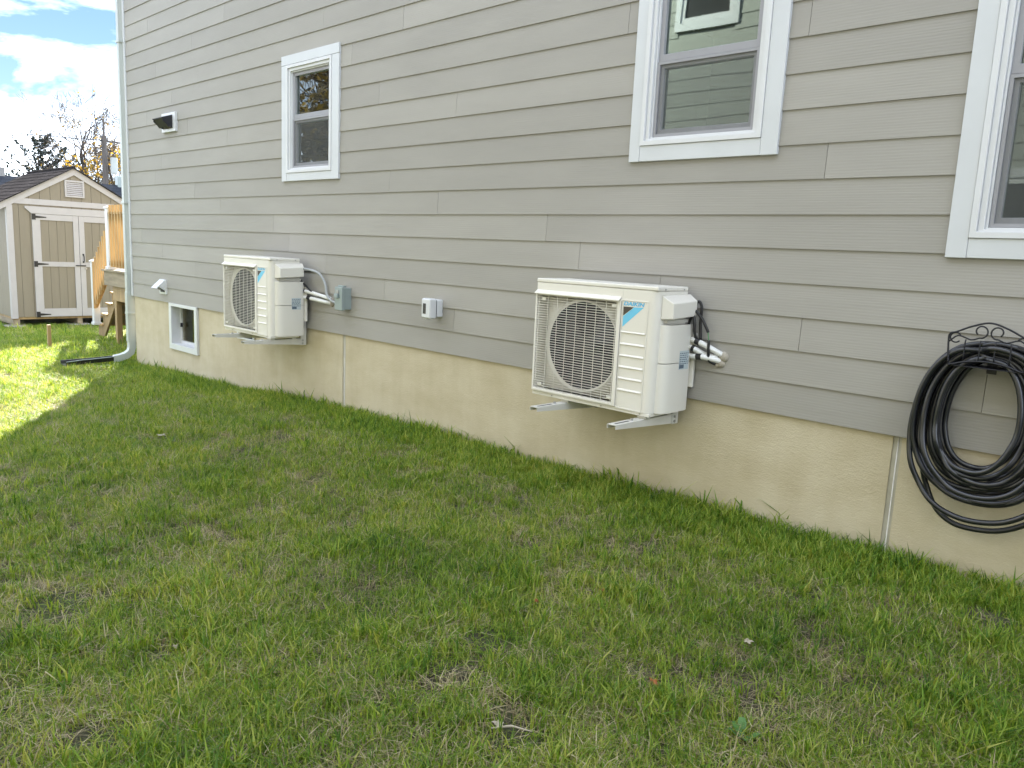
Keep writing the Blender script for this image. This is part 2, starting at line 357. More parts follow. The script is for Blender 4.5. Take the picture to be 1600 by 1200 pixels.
# wall shell behind the boards (openings left for the windows)
wl = MB(); ops = sorted([(fo[0], fo[1], fo[2], fo[3]) for *_, fo in WIN])
xx = XL
for (a, b, c, d) in ops:
    wl.box(xx, a, .002, .12, 0, ZE); wl.box(a, b, .002, .12, 0, c); wl.box(a, b, .002, .12, d, ZE); xx = b
wl.box(xx, XR, .002, .12, 0, ZE)
wl.build('wall', M['room'], house)
MB().box(XL, XL+.12, .123, 9, 0, ZE).build('wall', M['siding'], house)
MB().box(XR-.12, XR, .123, 9, 0, ZE).build('wall', M['siding'], house)
MB().box(XL+.12, XR-.12, 8.88, 9, 0, ZE).build('wall', M['siding'], house)
MB().box(XL+.12, XR-.12, .124, 8.88, .25, .35).build('interior_floor', M['room'], house)
MB().box(XL+.12, XR-.12, .124, 8.88, 3.05, 3.15).build('interior_ceiling', M['room'], house)
MB().box(XL+.12, XR-.12, 3.4, 3.5, .351, 3.049).build('interior_wall', M['room'], house)
for xp in (-4.6, -1.55): MB().box(xp-.05, xp+.05, .124, 3.399, .351, 3.049).build('interior_wall', M['room'], house)
# back wall courses (towards the deck) and roof
for s, y0, y1, zt0, zt1 in ((0, -.40, 4.5, ZE-.02, 8.3), (1, 9.4, 4.5, ZE-.02, 8.3)):
    MB().prism([(XL-.35, y0, zt0), (XL-.35, y1, zt1), (XL-.35, y1, zt1+.16), (XL-.35, y0, zt0+.16)], (XR-XL+.7, 0, 0)).build('roof', M['shingle_d'], house)
for xg in (XL, XR-.12): MB().prism([(xg, .1, ZE), (xg, 8.9, ZE), (xg, 4.5, 8.2)], (.12, 0, 0)).build('gable_wall', M['siding'], house)
MB().box(XL-.3, XR+.3, -.38, -.02, ZE-.03, ZE+.02).build('soffit', M['white'], house)
MB().box(XL-.3, XR+.3, -.41, -.385, ZE-.05, ZE+.13).build('fascia', M['white'], house)
# corner trim
MB().box(XL-.045, XL-.001, -.028, .12, 0.0, ZE-.04).build('corner_board', M['white'], house, bev=.003)
# foundation panels
fp = [(-10.95, -9.815, -2, -.001), (-9.815, -9.035, -2, -.565), (-9.035, -6.075, -2, -.001)]
f1 = MB()
for a, b, c, d in fp: f1.box(a, b, .0, .2, c, d)
f1.build('foundation_panel', M['found'], house)
MB().box(-6.027, -1.278, .0, .2, -2, -.001).build('foundation_panel', M['found'], house)
MB().box(-1.236, XR, .0, .2, -2, -.001).build('foundation_panel', M['found'], house)
for xj in (-6.051, -1.257):
    j = MB().box(xj-.024, xj+.024, .006, .19, -2, -.001).build('control_joint', M['caulk'], house)
    MB().tube([(xj+.004, .006, -2), (xj+.004, .006, -.002)], .0035, 6).build('sealant_bead', M['bracket'], j, smooth=True)
MB().box(XL, XL+.2, .2, 9, -2, -.001).build('foundation_wall', M['found'], house)
MB().box(XL+.2, XR, 8.8, 9, -2, -.001).build('foundation_wall', M['found'], house)

def window(X0, X1, Z0, Z1, zr, fo):
    a, b, c, d = fo
    fr = MB()
    fr.ring(a, b, c, d, a+.028, b-.028, c+.028, d-.028, -.040, .10)
    fr.ring(a+.028, b-.028, c+.028, d-.028, a+.055, b-.055, c+.040, d-.055, -.026, .10)
    fr.ring(a+.055, b-.055, c+.040, d-.055, a+.066, b-.066, c+.048, d-.066, -.012, .10)
    f = fr.build('window', M['vinyl'], house, bev=.002, seg=1)
    t = .034
    MB().box(X0, a-.001, -t, -.001, Z0, d+.002).build('trim_board', M['white'], f, bev=.0025)
    MB().box(b+.001, X1, -t, -.001, Z0, d+.002).build('trim_board', M['white'], f, bev=.0025)
    MB().box(a, b, -t+.0015, -.001, Z0+.001, c-.001).build('trim_board', M['white'], f, bev=.0025)
    MB().box(X0, X1, -t-.0015, -.001, d+.004, Z1).build('trim_board', M['white'], f, bev=.0025)
    ia, ib, ic, id_ = a+.066, b-.066, c+.048, d-.066
    # upper sash forward, meeting rail, lower sash set back behind the screen
    u = MB().ring(ia, ib, zr-.022, id_, ia+.030, ib-.030, zr+.018, id_-.03, .004, .045).build('upper_sash', M['sash'], f, bev=.002, seg=1)
    lo = MB().ring(ia, ib, ic, zr-.023, ia+.040, ib-.040, ic+.045, zr-.060, .010, .05).build('lower_sash', M['sash'], f, bev=.002, seg=1)
    MB().box(ia+.028, ib-.028, .026, .029, zr+.016, id_-.028).build('pane', M['glass'], f)
    MB().box(ia+.038, ib-.038, .034, .037, ic+.043, zr-.058).build('pane', M['glass'], f)
    sc = MB().ring(ia+.002, ib-.002, ic+.002, zr-.024, ia+.018, ib-.018, ic+.018, zr-.040, -.004, .008).build('screen_frame', M['sash'], f)
    MB().add([(ia+.018,.003,ic+.018),(ib-.018,.003,ic+.018),(ib-.018,.003,zr-.04),(ia+.018,.003,zr-.04)], [(0,1,2,3)]).build('insect_screen', M['screen'], f)
    return f
for wdef in WIN: window(*wdef)
# basement window in the foundation
bw = MB(); bw.ring(-9.813, -9.037, -.563, .0, -9.745, -9.105, -.495, -.035, -.028, .13); 
bwf = bw.build('basement_window', M['vinyl'], house, bev=.003)
MB().ring(-9.745, -9.105, -.495, -.035, -9.715, -9.135, -.462, -.06, .085, .13).build('sash', M['vinyl'], bwf, bev=.002)
MB().box(-9.69, -9.67, .06, .0845, -.29, -.24).build('latch', M['ac_dark'], bwf, bev=.002)
MB().box(-9.716, -9.134, .105, .108, -.463, -.059).build('pane', M['glass_b'], bwf)
MB().box(-9.8, -9.05, .32, .36, -.56, -.003).build('interior_panel', M['insul'], bwf)

# ------------------------------------------------------------------ downspout and splash tray
ds = thing('downspout', (-11.06, -.02, -.9), 'pale grey rectangular downspout running down the left house corner', 'downspout')
def rect_tube(path, wx, wy, name, mat, parent, bev=.006):
    mb = MB(); rings = []
    P = [Vector(p) for p in path]
    for i, p in enumerate(P):
        t = (P[min(i+1, len(P)-1)] - P[max(i-1, 0)]).normalized()
        sx = Vector((1, 0, 0)) if abs(t.x) < .8 else Vector((0, 0, 1))
        side = Vector((0, 1, 0)) if abs(t.z) > .7 or abs(t.x) > .8 else Vector((0, 0, 1))
        a = (sx - t*sx.dot(t)).normalized(); b = t.cross(a).normalized()
        rings.append([p + a*wx*s + b*wy*q for s, q in ((-1,-1),(1,-1),(1,1),(-1,1))])
    vs = [v for r in rings for v in r]; fs = [(3,2,1,0)]
    for i in range(len(P)-1):
        for k in range(4): fs.append((i*4+k, i*4+(k+1)%4, i*4+4+(k+1)%4, i*4+4+k))
    n = len(P)*4; fs.append((n-4, n-3, n-2, n-1)); mb.add(vs, fs)
    return mb.build(name, mat, parent, bev=bev)
dp = MB()
for i in range(7):   # corrugated rectangular pipe
    pass
rect_tube([(-11.06,-.02,ZE-.06), (-11.06,-.02,.02)], .038, .05, 'pipe', M['galv'], ds)
rect_tube([(-11.06,-.022,.05), (-11.06,-.022,-.62)], .0405, .053, 'pipe', M['galv'], ds)
rect_tube([(-11.06,-.022,-.58), (-11.06,-.022,-.70), (-11.065,-.04,-.76), (-11.085,-.085,-.805), (-11.115,-.15,-.835), (-11.15,-.23,-.855)], .0425, .045, 'elbow', M['galv'], ds)
for zz in (3.2, 1.2, -.25): MB().box(-11.105, -11.0, -.078, .035, zz, zz+.03).build('strap', M['galv'], ds, bev=.002)
tray = thing('drain_tray', (-11.2, -.5, -.93), 'black plastic splash tray on the grass below the downspout', 'splash tray')
tp = [Vector((-11.17,-.20,-.875)), Vector((-11.22,-.40,-.895)), Vector((-11.28,-.62,-.912)), Vector((-11.30,-.80,-.925))]
mb = MB(); prof = [(-.075,.055),(-.07,0),(.07,0),(.075,.055),(.062,.055),(.058,.012),(-.058,.012),(-.062,.055)]
vs = []; fs = []
for i, p in enumerate(tp):
    sc_ = 1.0 if i < 2 else (1.2 if i == 2 else 1.7)
    vs += [(p.x + a*sc_, p.y, p.z + b) for a, b in prof]
for i in range(3):
    for k in range(8): fs.append((i*8+k, i*8+8+k, i*8+8+(k+1)%8, i*8+(k+1)%8))
fs += [(0,1,2,3,4,5,6,7), tuple(range(31, 23, -1))]
mb.add(vs, fs).build('trough', M['black'], tray, bev=.003)
MB().tube([tp[0]+Vector((.075,0,.058)), tp[1]+Vector((.075,0,.058)), tp[2]+Vector((.088,0,.058)), tp[3]+Vector((.125,0,.058))], .006, 6).build('rim', M['boxgrey'], tray)

# ------------------------------------------------------------------ wall fittings
v1 = thing('exhaust_vent', (-9.65, -.02, 2.12), 'white square wall vent with a dark open hood high on the siding', 'wall vent')
MB().ring(-9.835, -9.458, 2.012, 2.228, -9.78, -9.53, 2.05, 2.19, -.045, -.008).build('plate', M['vinyl'], v1, bev=.004)
MB().box(-9.79, -9.52, -.012, -.006, 2.04, 2.20).build('duct', M['ac_dark'], v1)
hd = MB()
for xx0 in (-9.79, -9.535): hd.prism([(xx0,-.043,2.195),(xx0,-.15,2.155),(xx0,-.16,2.12),(xx0,-.08,2.06),(xx0,-.043,2.05)], (.008,0,0))
hd.prism([(-9.79,-.043,2.20),(-9.79,-.17,2.152),(-9.79,-.17,2.145),(-9.79,-.043,2.192)], (.263,0,0))
hd.prism([(-9.79,-.17,2.15),(-9.79,-.09,2.055),(-9.79,-.083,2.058),(-9.79,-.163,2.15)], (.263,0,0))
hd.build('hood', M['ac_dark'], v1)
v2 = thing('dryer_vent', (-9.97, -.02, .19), 'small white louvred dryer vent low on the siding over the basement window', 'wall vent')
MB().box(-10.062, -9.868, -.032, -.008, .095, .275).build('plate', M['vinyl'], v2, bev=.004)
MB().box(-10.03, -9.90, -.034, -.030, .12, .24).build('duct', M['ac_dark'], v2)
fl = MB(); fl.prism([(-10.045,-.034,.262),(-10.045,-.135,.165),(-10.045,-.142,.172),(-10.045,-.034,.272)], (.16,0,0)).build('flap', M['vinyl'], v2)
sd_ = MB()
for xx0 in (-10.045, -9.893): sd_.prism([(xx0,-.034,.262),(xx0,-.11,.19),(xx0,-.034,.14)], (.008,0,0))
sd_.build('side_cheek', M['vinyl'], v2)
db = thing('disconnect_box', (-5.98, -.02, .33), 'grey metal electrical disconnect box on the siding beside the farther condenser', 'electrical box')
MB().box(-6.028, -5.925, -.085, -.012, .235, .425).build('body', M['boxgrey'], db, bev=.004)
MB().box(-6.033, -5.920, -.118, -.087, .228, .432).build('cover', M['boxgrey'], db, bev=.005)
MB().box(-6.012, -5.962, -.142, -.119, .335, .372).build('handle', M['boxgrey'], db, bev=.006)
MB().box(-6.008, -5.966, -.126, -.1185, .375, .405).build('warning_plate', M['steel'], db, bev=.002)
MB().box(-6.02, -5.935, -.096, -.06, .433, .446).build('hasp', M['boxgrey'], db, bev=.003)
ob = thing('outlet_box', (-4.73, -.02, .34), 'small white weatherproof outlet box with a smoked window on the siding between the condensers', 'outlet box')
MB().box(-4.772, -4.683, -.075, -.012, .278, .415).build('body', M['vinyl'], ob, bev=.010, seg=3)
MB().box(-4.780, -4.676, -.155, -.082, .268, .424).build('cover', M['vinyl'], ob, bev=.014, seg=3)
MB().box(-4.768, -4.688, -.083, -.073, .283, .410).build('gasket', M['ac_dark'], ob)
MB().box(-4.757, -4.722, -.1575, -.154, .305, .385).build('window', M['smoke'], ob, bev=.002)
MB().box(-4.750, -4.73, -.135, -.118, .258, .269).build('latch', M['vinyl'], ob, bev=.002)

fv = thing('foundation_vent', (-7.87, -.01, -.19), 'small black louvred vent in the concrete foundation under the farther condenser', 'wall vent')
MB().ring(-8.06, -7.69, -.25, -.135, -8.035, -7.715, -.23, -.15, -.022, -.002).build('frame', M['vinyl'], fv, bev=.002)
MB().box(-8.036, -7.714, -.006, -.001, -.231, -.149).build('duct', M['ac_dark'], fv)
for k in range(4): MB().prism([(-8.034,-.020,-.226+.02*k),(-8.034,-.008,-.214+.02*k),(-8.034,-.008,-.211+.02*k),(-8.034,-.020,-.223+.02*k)], (.318,0,0)).build('louvre', M['ac_dark'], fv)

# ------------------------------------------------------------------ condensers
X0, YF, YB, Z0, H, W_ = -3.37, -.3775, -.075, -.084, .735, .905
ac = thing('air_conditioner', (X0+W_/2, -.22, Z0), 'nearer cream outdoor air conditioner with legible blue lettering, left of the black hose', 'air conditioner', 'outdoor air conditioners bracketed to the house wall')
lx = lambda a: X0 + a
lz = lambda b: Z0 + b
# casing: open front box with a round opening behind the grille
cs = MB()
prof = []     # plan outline with rounded front right edge
cs.box(lx(0), lx(.004), YF+.006, YB, lz(.02), lz(.712))                       # left
cs.box(lx(.004), lx(W_-.03), YB-.003, YB, lz(.02), lz(.712))                  # back
pl = []
for k in range(7):
    q = R(90*k/6); pl.append((lx(W_-.045+.045*math.sin(q)), YF+.045-.045*math.cos(q)))
pl = [(lx(.668), YF)] + pl + [(lx(W_), YB), (lx(W_-.03), YB), (lx(W_-.03), YF+.05), (lx(.668), YF+.012)]
cs.prism([(a, b, lz(.02)) for a, b in pl], (0, 0, .692))
cs.box(lx(.0045), lx(.6675), YF, YF+.012, lz(.642), lz(.7115))                   # strip over the grille
cs.box(lx(.0045), lx(.6675), YF, YF+.012, lz(.02), lz(.038))
casing = cs.build('casing', M['ac'], ac, bev=.003, seg=2)
# recessed fan panel with a round hole
cx, cz, rad, yp = .368, .347, .266, YF+.030
fpn = MB(); N = 64; rim = []; hole = []
def sq(q):
    c, s = math.cos(q), math.sin(q); a0, a1, b0, b1 = .005, .667, .036, .644
    t = min(((a1-cx)/c if c > 1e-9 else 1e9), ((a0-cx)/c if c < -1e-9 else 1e9), ((b1-cz)/s if s > 1e-9 else 1e9), ((b0-cz)/s if s < -1e-9 else 1e9))
    return cx + c*t, cz + s*t
angs = sorted([2*math.pi*k/N for k in range(N)] + [math.atan2(b-cz, a-cx) % (2*math.pi) for a in (.005,.667) for b in (.036,.644)])
n = len(angs); vs = []
for q in angs: a, b = sq(q); vs.append((lx(a), yp+.085, lz(b)))
for q in angs: vs.append((lx(cx+rad*1.06*math.cos(q)), yp-.010, lz(cz+rad*1.05*math.sin(q))))
for q in angs: vs.append((lx(cx+rad*math.cos(q)), yp+.002, lz(cz+rad*math.sin(q))))
for q in angs: vs.append((lx(cx+rad*.985*math.cos(q)), yp+.07, lz(cz+rad*.985*math.sin(q))))
fs = []
for r_ in range(2):
    for k in range(n): fs.append((r_*n+k, (r_+1)*n+k, (r_+1)*n+(k+1)%n, r_*n+(k+1)%n))
fpn.add(vs, fs).build('fan_shroud', M['ac'], ac, smooth='auto')
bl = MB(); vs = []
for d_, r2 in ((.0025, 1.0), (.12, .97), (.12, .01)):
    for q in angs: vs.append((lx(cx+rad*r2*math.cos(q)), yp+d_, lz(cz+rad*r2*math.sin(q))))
bl.add(vs, [(r_*n+k, (r_+1)*n+k, (r_+1)*n+(k+1)%n, r_*n+(k+1)%n) for r_ in range(2) for k in range(n)]).build('bell_mouth_shade', M['ac_dark'], ac, smooth='auto')  # near-black lining and closing disc paint in the shade behind the fan
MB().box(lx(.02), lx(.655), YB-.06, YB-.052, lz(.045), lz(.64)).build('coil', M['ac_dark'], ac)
fan = MB().disc((lx(cx), yp+.055, lz(cz)), .055, (0,1,0), .06, 24)
for k in range(3):
    q0 = R(120*k+20); v_ = []; f_ = []
    for i in range(7):
        for j in range(4):
            rr = .05 + .20*j/3; q = q0 + R(70)*(i/6) - .35*j/3
            v_.append((lx(cx+rr*math.cos(q)), yp+.062+.05*i/6, lz(cz+rr*math.sin(q))))
    for i in range(6):
        for j in range(3): f_.append((i*4+j, i*4+j+1, i*4+5+j, i*4+4+j))
    fan.add(v_, f_)
fan.build('fan', M['fan'], ac, smooth='auto')
# grille wires (too fine to pick apart singly)
gr = MB(); nw = 40
for k in range(nw):
    z = lz(.048 + .588*k/(nw-1)); gr.box(lx(.012), lx(.652), YF-.0045, YF-.0005, z-.0016, z+.0016)
go_ = gr.build('grille_wires', M['ac'], ac); go_['kind'] = 'stuff'
gv = MB()
for xv in (.03, .105, .182, .258, .334, .410, .484, .558, .63): gv.box(lx(xv)-.0013, lx(xv)+.0013, YF-.0062, YF-.0042, lz(.042), lz(.640))
gv.build('grille_uprights', M['ac'], ac)
MB().ring(lx(.003), lx(.664), lz(.028), lz(.650), lx(.016), lx(.638), lz(.044), lz(.638), YF-.010, YF-.0003).build('grille_frame', M['ac'], ac, bev=.003)
MB().prism([(lx(.004), YF, lz(.668)), (lx(.004), YF-.026, lz(.648)), (lx(.004), YF-.026, lz(.641)), (lx(.004), YF-.0108, lz(.6508)), (lx(.004), YF, lz(.651))], (.655,0,0)).build('drip_lip', M['ac'], ac, bev=.002)
for a, b in ((.055,.612),(.60,.612),(.05,.075),(.60,.075)):
    MB().box(lx(a), lx(a+.035), YF-.009, YF-.0065, lz(b)-.010, lz(b)+.010).build('grille_clip', M['bracket'], ac, bev=.002)
# front badge panel
MB().ring(lx(.667), lx(.850), lz(.02), lz(.652), lx(.674), lx(.843), lz(.027), lz(.645), YF-.004, YF-.0003).build('panel_rim', M['ac'], ac, bev=.0015)
MB().box(lx(.675), lx(.842), YF-.002, YF-.0002, lz(.475), lz(.644)).build('badge_plate', M['ac'], ac, bev=.001)
for zz in (.466, .397, .330, .264, .197, .130):
    MB().prism([(lx(.674), YF-.0002, lz(zz)+.010), (lx(.674), YF-.0065, lz(zz)), (lx(.674), YF-.0002, lz(zz)-.003)], (.165,0,0)).build('panel_rib', M['ac'], ac)
yb_ = YF-.0026
MB().add([(lx(.679),yb_,lz(.6125)),(lx(.752),yb_,lz(.6135)),(lx(.680),yb_,lz(.560))], [(0,2,1)]).build('dark_triangle', M['brown'], ac)
MB().add([(lx(.7545),yb_,lz(.6135)),(lx(.819),yb_,lz(.616)),(lx(.680),yb_,lz(.496)),(lx(.680),yb_,lz(.5565))], [(0,3,2,1)]).build('blue_stripe', M['ltblue'], ac)
fc = bpy.data.curves.new('lettering', 'FONT'); fc.body = 'DAIKIN'; fc.size = 1; fc.offset = .04; fc.shear = .15
fo_ = bpy.data.objects.new('lettering', fc); C.objects.link(fo_); bpy.context.view_layer.update()
me = bpy.data.meshes.new_from_object(fo_.evaluated_get(bpy.context.evaluated_depsgraph_get())); bpy.data.objects.remove(fo_)
co = np.array([v.co[:] for v in me.vertices]); mn, mxv = co.min(0), co.max(0)
for v in me.vertices:
    a = (v.co.x-mn[0])/(mxv[0]-mn[0]); b = (v.co.y-mn[1])/(mxv[1]-mn[1])
    v.co = (lx(.680+.143*a)-ac.location.x, yb_-.0002-ac.location.y, lz(.6195+.0225*b)-ac.location.z)
me.materials.clear(); me.materials.append(M['blue']); me.name = 'lettering'
lt = bpy.data.objects.new('lettering', me); C.objects.link(lt); lt.parent = ac
# lid and base
MB().box(lx(-.0015), lx(W_+.0015), YF-.0015, YB+.004, lz(.7125), lz(.738)).build('lid', M['ac'], ac, bev=.008, seg=3)
MB().box(lx(.0), lx(W_-.004), YF+.004, YB, lz(0), lz(.0195)).build('base_tray', M['ac'], ac, bev=.003)
for a in (.17, .56, .84): MB().disc((lx(a), YF+.002, lz(.012)), .004, (0,1,0), -.004, 8).build('screw', M['steel'], ac)
for a, b in ((.86, .56), (.855, .20)): MB().disc((lx(W_), YF+.055, lz(b)), .006, (1,0,0), .004, 10).build('screw', M['steel'], ac)
for y_ in (-.31, -.12): MB().disc((lx(W_+.003), y_, lz(.722)), .005, (1,0,0), .003, 10).build('screw', M['steel'], ac)
for a in (.26, .84):
    for y_ in (YF+.02, YB-.06): MB().box(lx(a)-.03, lx(a)+.03, y_, y_+.045, lz(-.0165), lz(-.0003)).build('foot', M['bracket'], ac, bev=.002)
# terminal cover on the side
tcv = MB(); xo = lx(W_); 
A = [(xo,-.335,lz(.555)),(xo,-.045,lz(.570)),(xo,-.045,lz(.698)),(xo,-.335,lz(.690))]
B = [(xo+.066,-.312,lz(.560)),(xo+.066,-.068,lz(.574)),(xo+.066,-.068,lz(.662)),(xo+.066,-.312,lz(.648))]
tcv.add(A+B, [(0,3,2,1),(4,5,6,7),(0,1,5,4),(1,2,6,5),(2,3,7,6),(3,0,4,7)]).build('terminal_cover', M['ac'], ac, bev=.006, seg=3)
MB().box(xo+.0, xo+.022, -.30, -.075, lz(.535), lz(.554)).build('cable_slot', M['bracket'], ac)
# rounded valve cover with two halves
for z0, z1 in ((.02, .305), (.309, .525)):
    vc = MB(); pl = [(xo, -.335)]
    for k in range(6):
        q = R(18*k); pl.append((xo+.048*math.sin(q), -.335+.075*(1-math.cos(q))+.004))
    pl += [(xo+.048, -.085), (xo+.036, -.052), (xo, -.047)]
    vc.prism([(a, b, lz(z0)) for a, b in pl], (0,0,z1-z0)).build('valve_cover', M['ac'], ac, bev=.008, seg=3)
MB().box(xo+.004, xo+.058, -.046, -.026, lz(.155), lz(.475)).build('pipe_plate', M['ac'], ac, bev=.003)
lb = MB().box(xo+.0482, xo+.0489, -.187, -.089, lz(.268), lz(.376)).build('rating_label', M['labelp'], ac)
pr = MB(); random.seed(3)
for k in range(6):
    z = lz(.362 - k*.012); y_ = -.183
    while y_ < -.10:
        l_ = random.uniform(.008, .022); pr.box(xo+.0489, xo+.0491, y_, min(y_+l_, -.094), z-.0032, z+.0025); y_ += l_ + .005
pr.box(xo+.0489, xo+.0491, -.183, -.135, lz(.274), lz(.296)); pr.build('label_print', M['labeld'], lb)
ac2 = copy_tree(ac); ac2.location = ac.location + Vector((-4.162, -.038, 0)); ac2['label'] = 'farther outdoor air conditioner, by the grey disconnect box and left of the white outlet box'
ORG[ac2.as_pointer()] = tuple(ac2.location)

def tube_part(name, mat, parent, pts, r, n=10, sm=6):
    return MB().tube(smooth_path(pts, sm), r, n).build(name, mat, parent, smooth=True)
# near unit lines
for pts in ([(-2.44,-.055,.352),(-2.395,-.075,.352),(-2.33,-.065,.330),(-2.262,-.03,.292),(-2.23,-.005,.27)],
            [(-2.44,-.055,.262),(-2.39,-.075,.258),(-2.33,-.07,.262),(-2.275,-.04,.252),(-2.24,-.005,.24)],
            [(-2.44,-.055,.31),(-2.395,-.08,.305),(-2.34,-.05,.275),(-2.27,-.02,.262)]):
    tube_part('refrigerant_pipe', M['pipe'], ac, pts, .0165, 12)
for p0, p1 in (((-2.388,-.075,.3495),(-2.362,-.073,.342)), ((-2.374,-.074,.2595),(-2.342,-.071,.262)), ((-2.405,-.079,.308),(-2.388,-.078,.302)), ((-2.435,-.057,.262),(-2.428,-.062,.261))):
    MB().tube([p0, p1], .0195, 12).build('tape_band', M['black'], ac, smooth='auto')
for pts in ([(-2.43,-.05,.525),(-2.40,-.06,.575),(-2.378,-.055,.545),(-2.378,-.055,.45),(-2.365,-.06,.355)],
            [(-2.45,-.06,.555),(-2.415,-.075,.53),(-2.36,-.08,.485),(-2.325,-.075,.43),(-2.315,-.07,.405)],
            [(-2.45,-.07,.43),(-2.415,-.085,.50),(-2.40,-.09,.47),(-2.392,-.085,.40),(-2.385,-.075,.352)],
            [(-2.306,-.07,.362),(-2.303,-.07,.30),(-2.300,-.06,.245),(-2.275,-.03,.225)]):
    tube_part('power_cable', M['black'], ac, pts, .0085, 8)
tube_part('ground_wire', M['green_w'], ac, [(-2.315,-.07,.405),(-2.31,-.072,.383),(-2.306,-.07,.36)], .0035, 6)
pt = MB(); random.seed(5)
for px_, pz_, r_ in ((-2.232,.270,.034),(-2.245,.232,.030),(-2.268,.222,.022)):
    pt.tube([(px_,-.004,pz_),(px_,-.026,pz_),(px_,-.034,pz_)], [r_, r_*.8, r_*.3], 12)
pt.build('wall_putty', M['putty'], ac, smooth=True)
# far unit lines
for pts in ([(-6.66,-.07,.365),(-6.60,-.085,.36),(-6.45,-.075,.345),(-6.30,-.04,.318),(-6.225,-.005,.30)],
            [(-6.66,-.07,.30),(-6.60,-.085,.297),(-6.45,-.075,.292),(-6.30,-.04,.275),(-6.225,-.005,.268)]):
    tube_part('refrigerant_pipe', M['pipe'], ac2, pts, .018, 12)
for p0, p1 in (((-6.625,-.08,.362),(-6.565,-.085,.357)), ((-6.535,-.082,.2955),(-6.485,-.078,.2935))):
    MB().tube([p0, p1], .0198, 12).build('tape_band', M['black'], ac2, smooth='auto')
tube_part('flexible_conduit', M['conduit'], ac2, [(-6.70,-.11,.565),(-6.60,-.11,.565),(-6.48,-.09,.558),(-6.37,-.06,.525),(-6.30,-.045,.44),(-6.277,-.045,.36),(-6.21,-.05,.303),(-6.09,-.055,.28),(-6.03,-.055,.278)], .0115, 10, 8)
tube_part('power_cable', M['black'], ac2, [(-6.69,-.10,.535),(-6.655,-.10,.47),(-6.56,-.09,.41),(-6.44,-.08,.345),(-6.31,-.05,.31),(-6.232,-.01,.295)], .0085, 8)
tube_part('power_cable', M['black'], ac2, [(-6.69,-.10,.545),(-6.58,-.085,.54),(-6.46,-.07,.545),(-6.38,-.055,.53)], .006, 8)
pt = MB()
for px_, pz_, r_ in ((-6.228,.292,.034),(-6.225,.262,.030)):
    pt.tube([(px_,-.004,pz_),(px_,-.024,pz_),(px_,-.032,pz_)], [r_, r_*.8, r_*.3], 12)
pt.build('wall_putty', M['putty'], ac2, smooth=True)

# wall brackets
def bracket(dx, dy, label):
    b = thing('wall_bracket', (X0+W_/2+dx, -.02, Z0-.02), label, 'wall bracket', 'pairs of cream steel brackets under the condensers')
    zt = lz(-.017)
    for a in (.26, .84):
        x = lx(a) + dx; yf = -.64 + dy*.4
        arm = MB()
        arm.box(x-.03, x+.03, yf, -.045, zt-.003, zt)                                   # top flange
        arm.prism([(x+.027, yf, zt-.0035), (x+.027, yf, zt-.024), (x+.027, -.045, zt-.060), (x+.027, -.045, zt-.0035)], (.003,0,0))
        arm.prism([(x-.030, yf, zt-.0035), (x-.030, yf, zt-.024), (x-.030, -.045, zt-.060), (x-.030, -.045, zt-.0035)], (.003,0,0))
        ao = arm.build('arm', M['bracket'], b)
        MB().box(x-.006, x+.006, yf+.035, yf+.16, zt+.0002, zt+.0008).build('slot', M['ac_dark'], ao)
        up = MB(); up.box(x-.03, x+.03, -.045, -.022, zt-.062, zt+.46); up.box(x+.0305, x+.034, -.085, -.022, zt-.062, zt+.10)
        uo = up.build('upright', M['bracket'], b, bev=.001, seg=1)
        for zz in (zt-.045, zt-.015): MB().disc((x+.034, -.062, zz), .009, (1,0,0), .006, 6).build('bolt', M['steel'], ao)
        MB().disc((x, yf+.19, zt), .010, (0,0,1), .012, 6).build('bolt', M['steel'], ao)
    MB().box(lx(.08)+dx, lx(.98)+dx if dx == 0 else lx(.93)+dx, -.066, -.047, zt+.42, zt+.458).build('cross_rail', M['bracket'], b, bev=.002)
    return b
bracket(0, 0, 'cream steel wall bracket arms carrying the nearer condenser with blue lettering')
bracket(-4.162, -.038, 'cream steel wall bracket arms carrying the farther condenser beside the grey box')

# ------------------------------------------------------------------ hose and hanger
hcx = -.893
hg = thing('hose_hanger', (hcx, -.02, .45), 'black scrolled iron hose hanger on the siding at the right', 'hose hanger')
yh = -.15
def wire(name, pts, r=.0042, sm=8): return tube_part(name, M['iron'], hg, pts, r, 6, sm)
wire('arch_wire', [(hcx-.148,yh,.40),(hcx-.158,yh,.50),(hcx-.155,yh,.535),(hcx-.13,yh,.545),(hcx-.07,yh,.575),(hcx,yh,.595),(hcx+.07,yh,.575),(hcx+.13,yh,.545),(hcx+.155,yh,.535),(hcx+.158,yh,.50),(hcx+.148,yh,.40)])
wire('cradle_wire', [(hcx-.148,yh,.40),(hcx-.135,yh,.398),(hcx-.08,yh,.415),(hcx,yh,.424),(hcx+.08,yh,.415),(hcx+.135,yh,.398),(hcx+.148,yh,.40)], .0045)
for xk in (-.09, -.03, .03, .09): wire('upright_wire', [(hcx+xk,yh,.42),(hcx+xk,yh-.001,.49),(hcx+xk*.98,yh,.515)], .003, 3)
for s in (-1, 1):
    sp = []
    for k in range(15):
        q = R(-100 + 330*k/14); rr = .030 - .0009*k; sp.append((hcx + s*(.033 + rr*math.cos(q)*-1), yh, .555 + rr*math.sin(q)))
    wire('scroll', [(hcx+s*.155,yh,.50), (hcx+s*.12,yh,.530), (hcx+s*.07,yh,.515)] + sp, .0035, 3)
    sp = [(hcx + s*(.130 + .022*math.cos(R(150-290*k/9))), yh, .520 + .022*math.sin(R(150-290*k/9))) for k in range(10)]
    wire('scroll', sp, .0033, 3)
MB().box(hcx-.15, hcx+.15, -.15, -.024, .392, .396).build('saddle', M['iron'], hg, bev=.001)
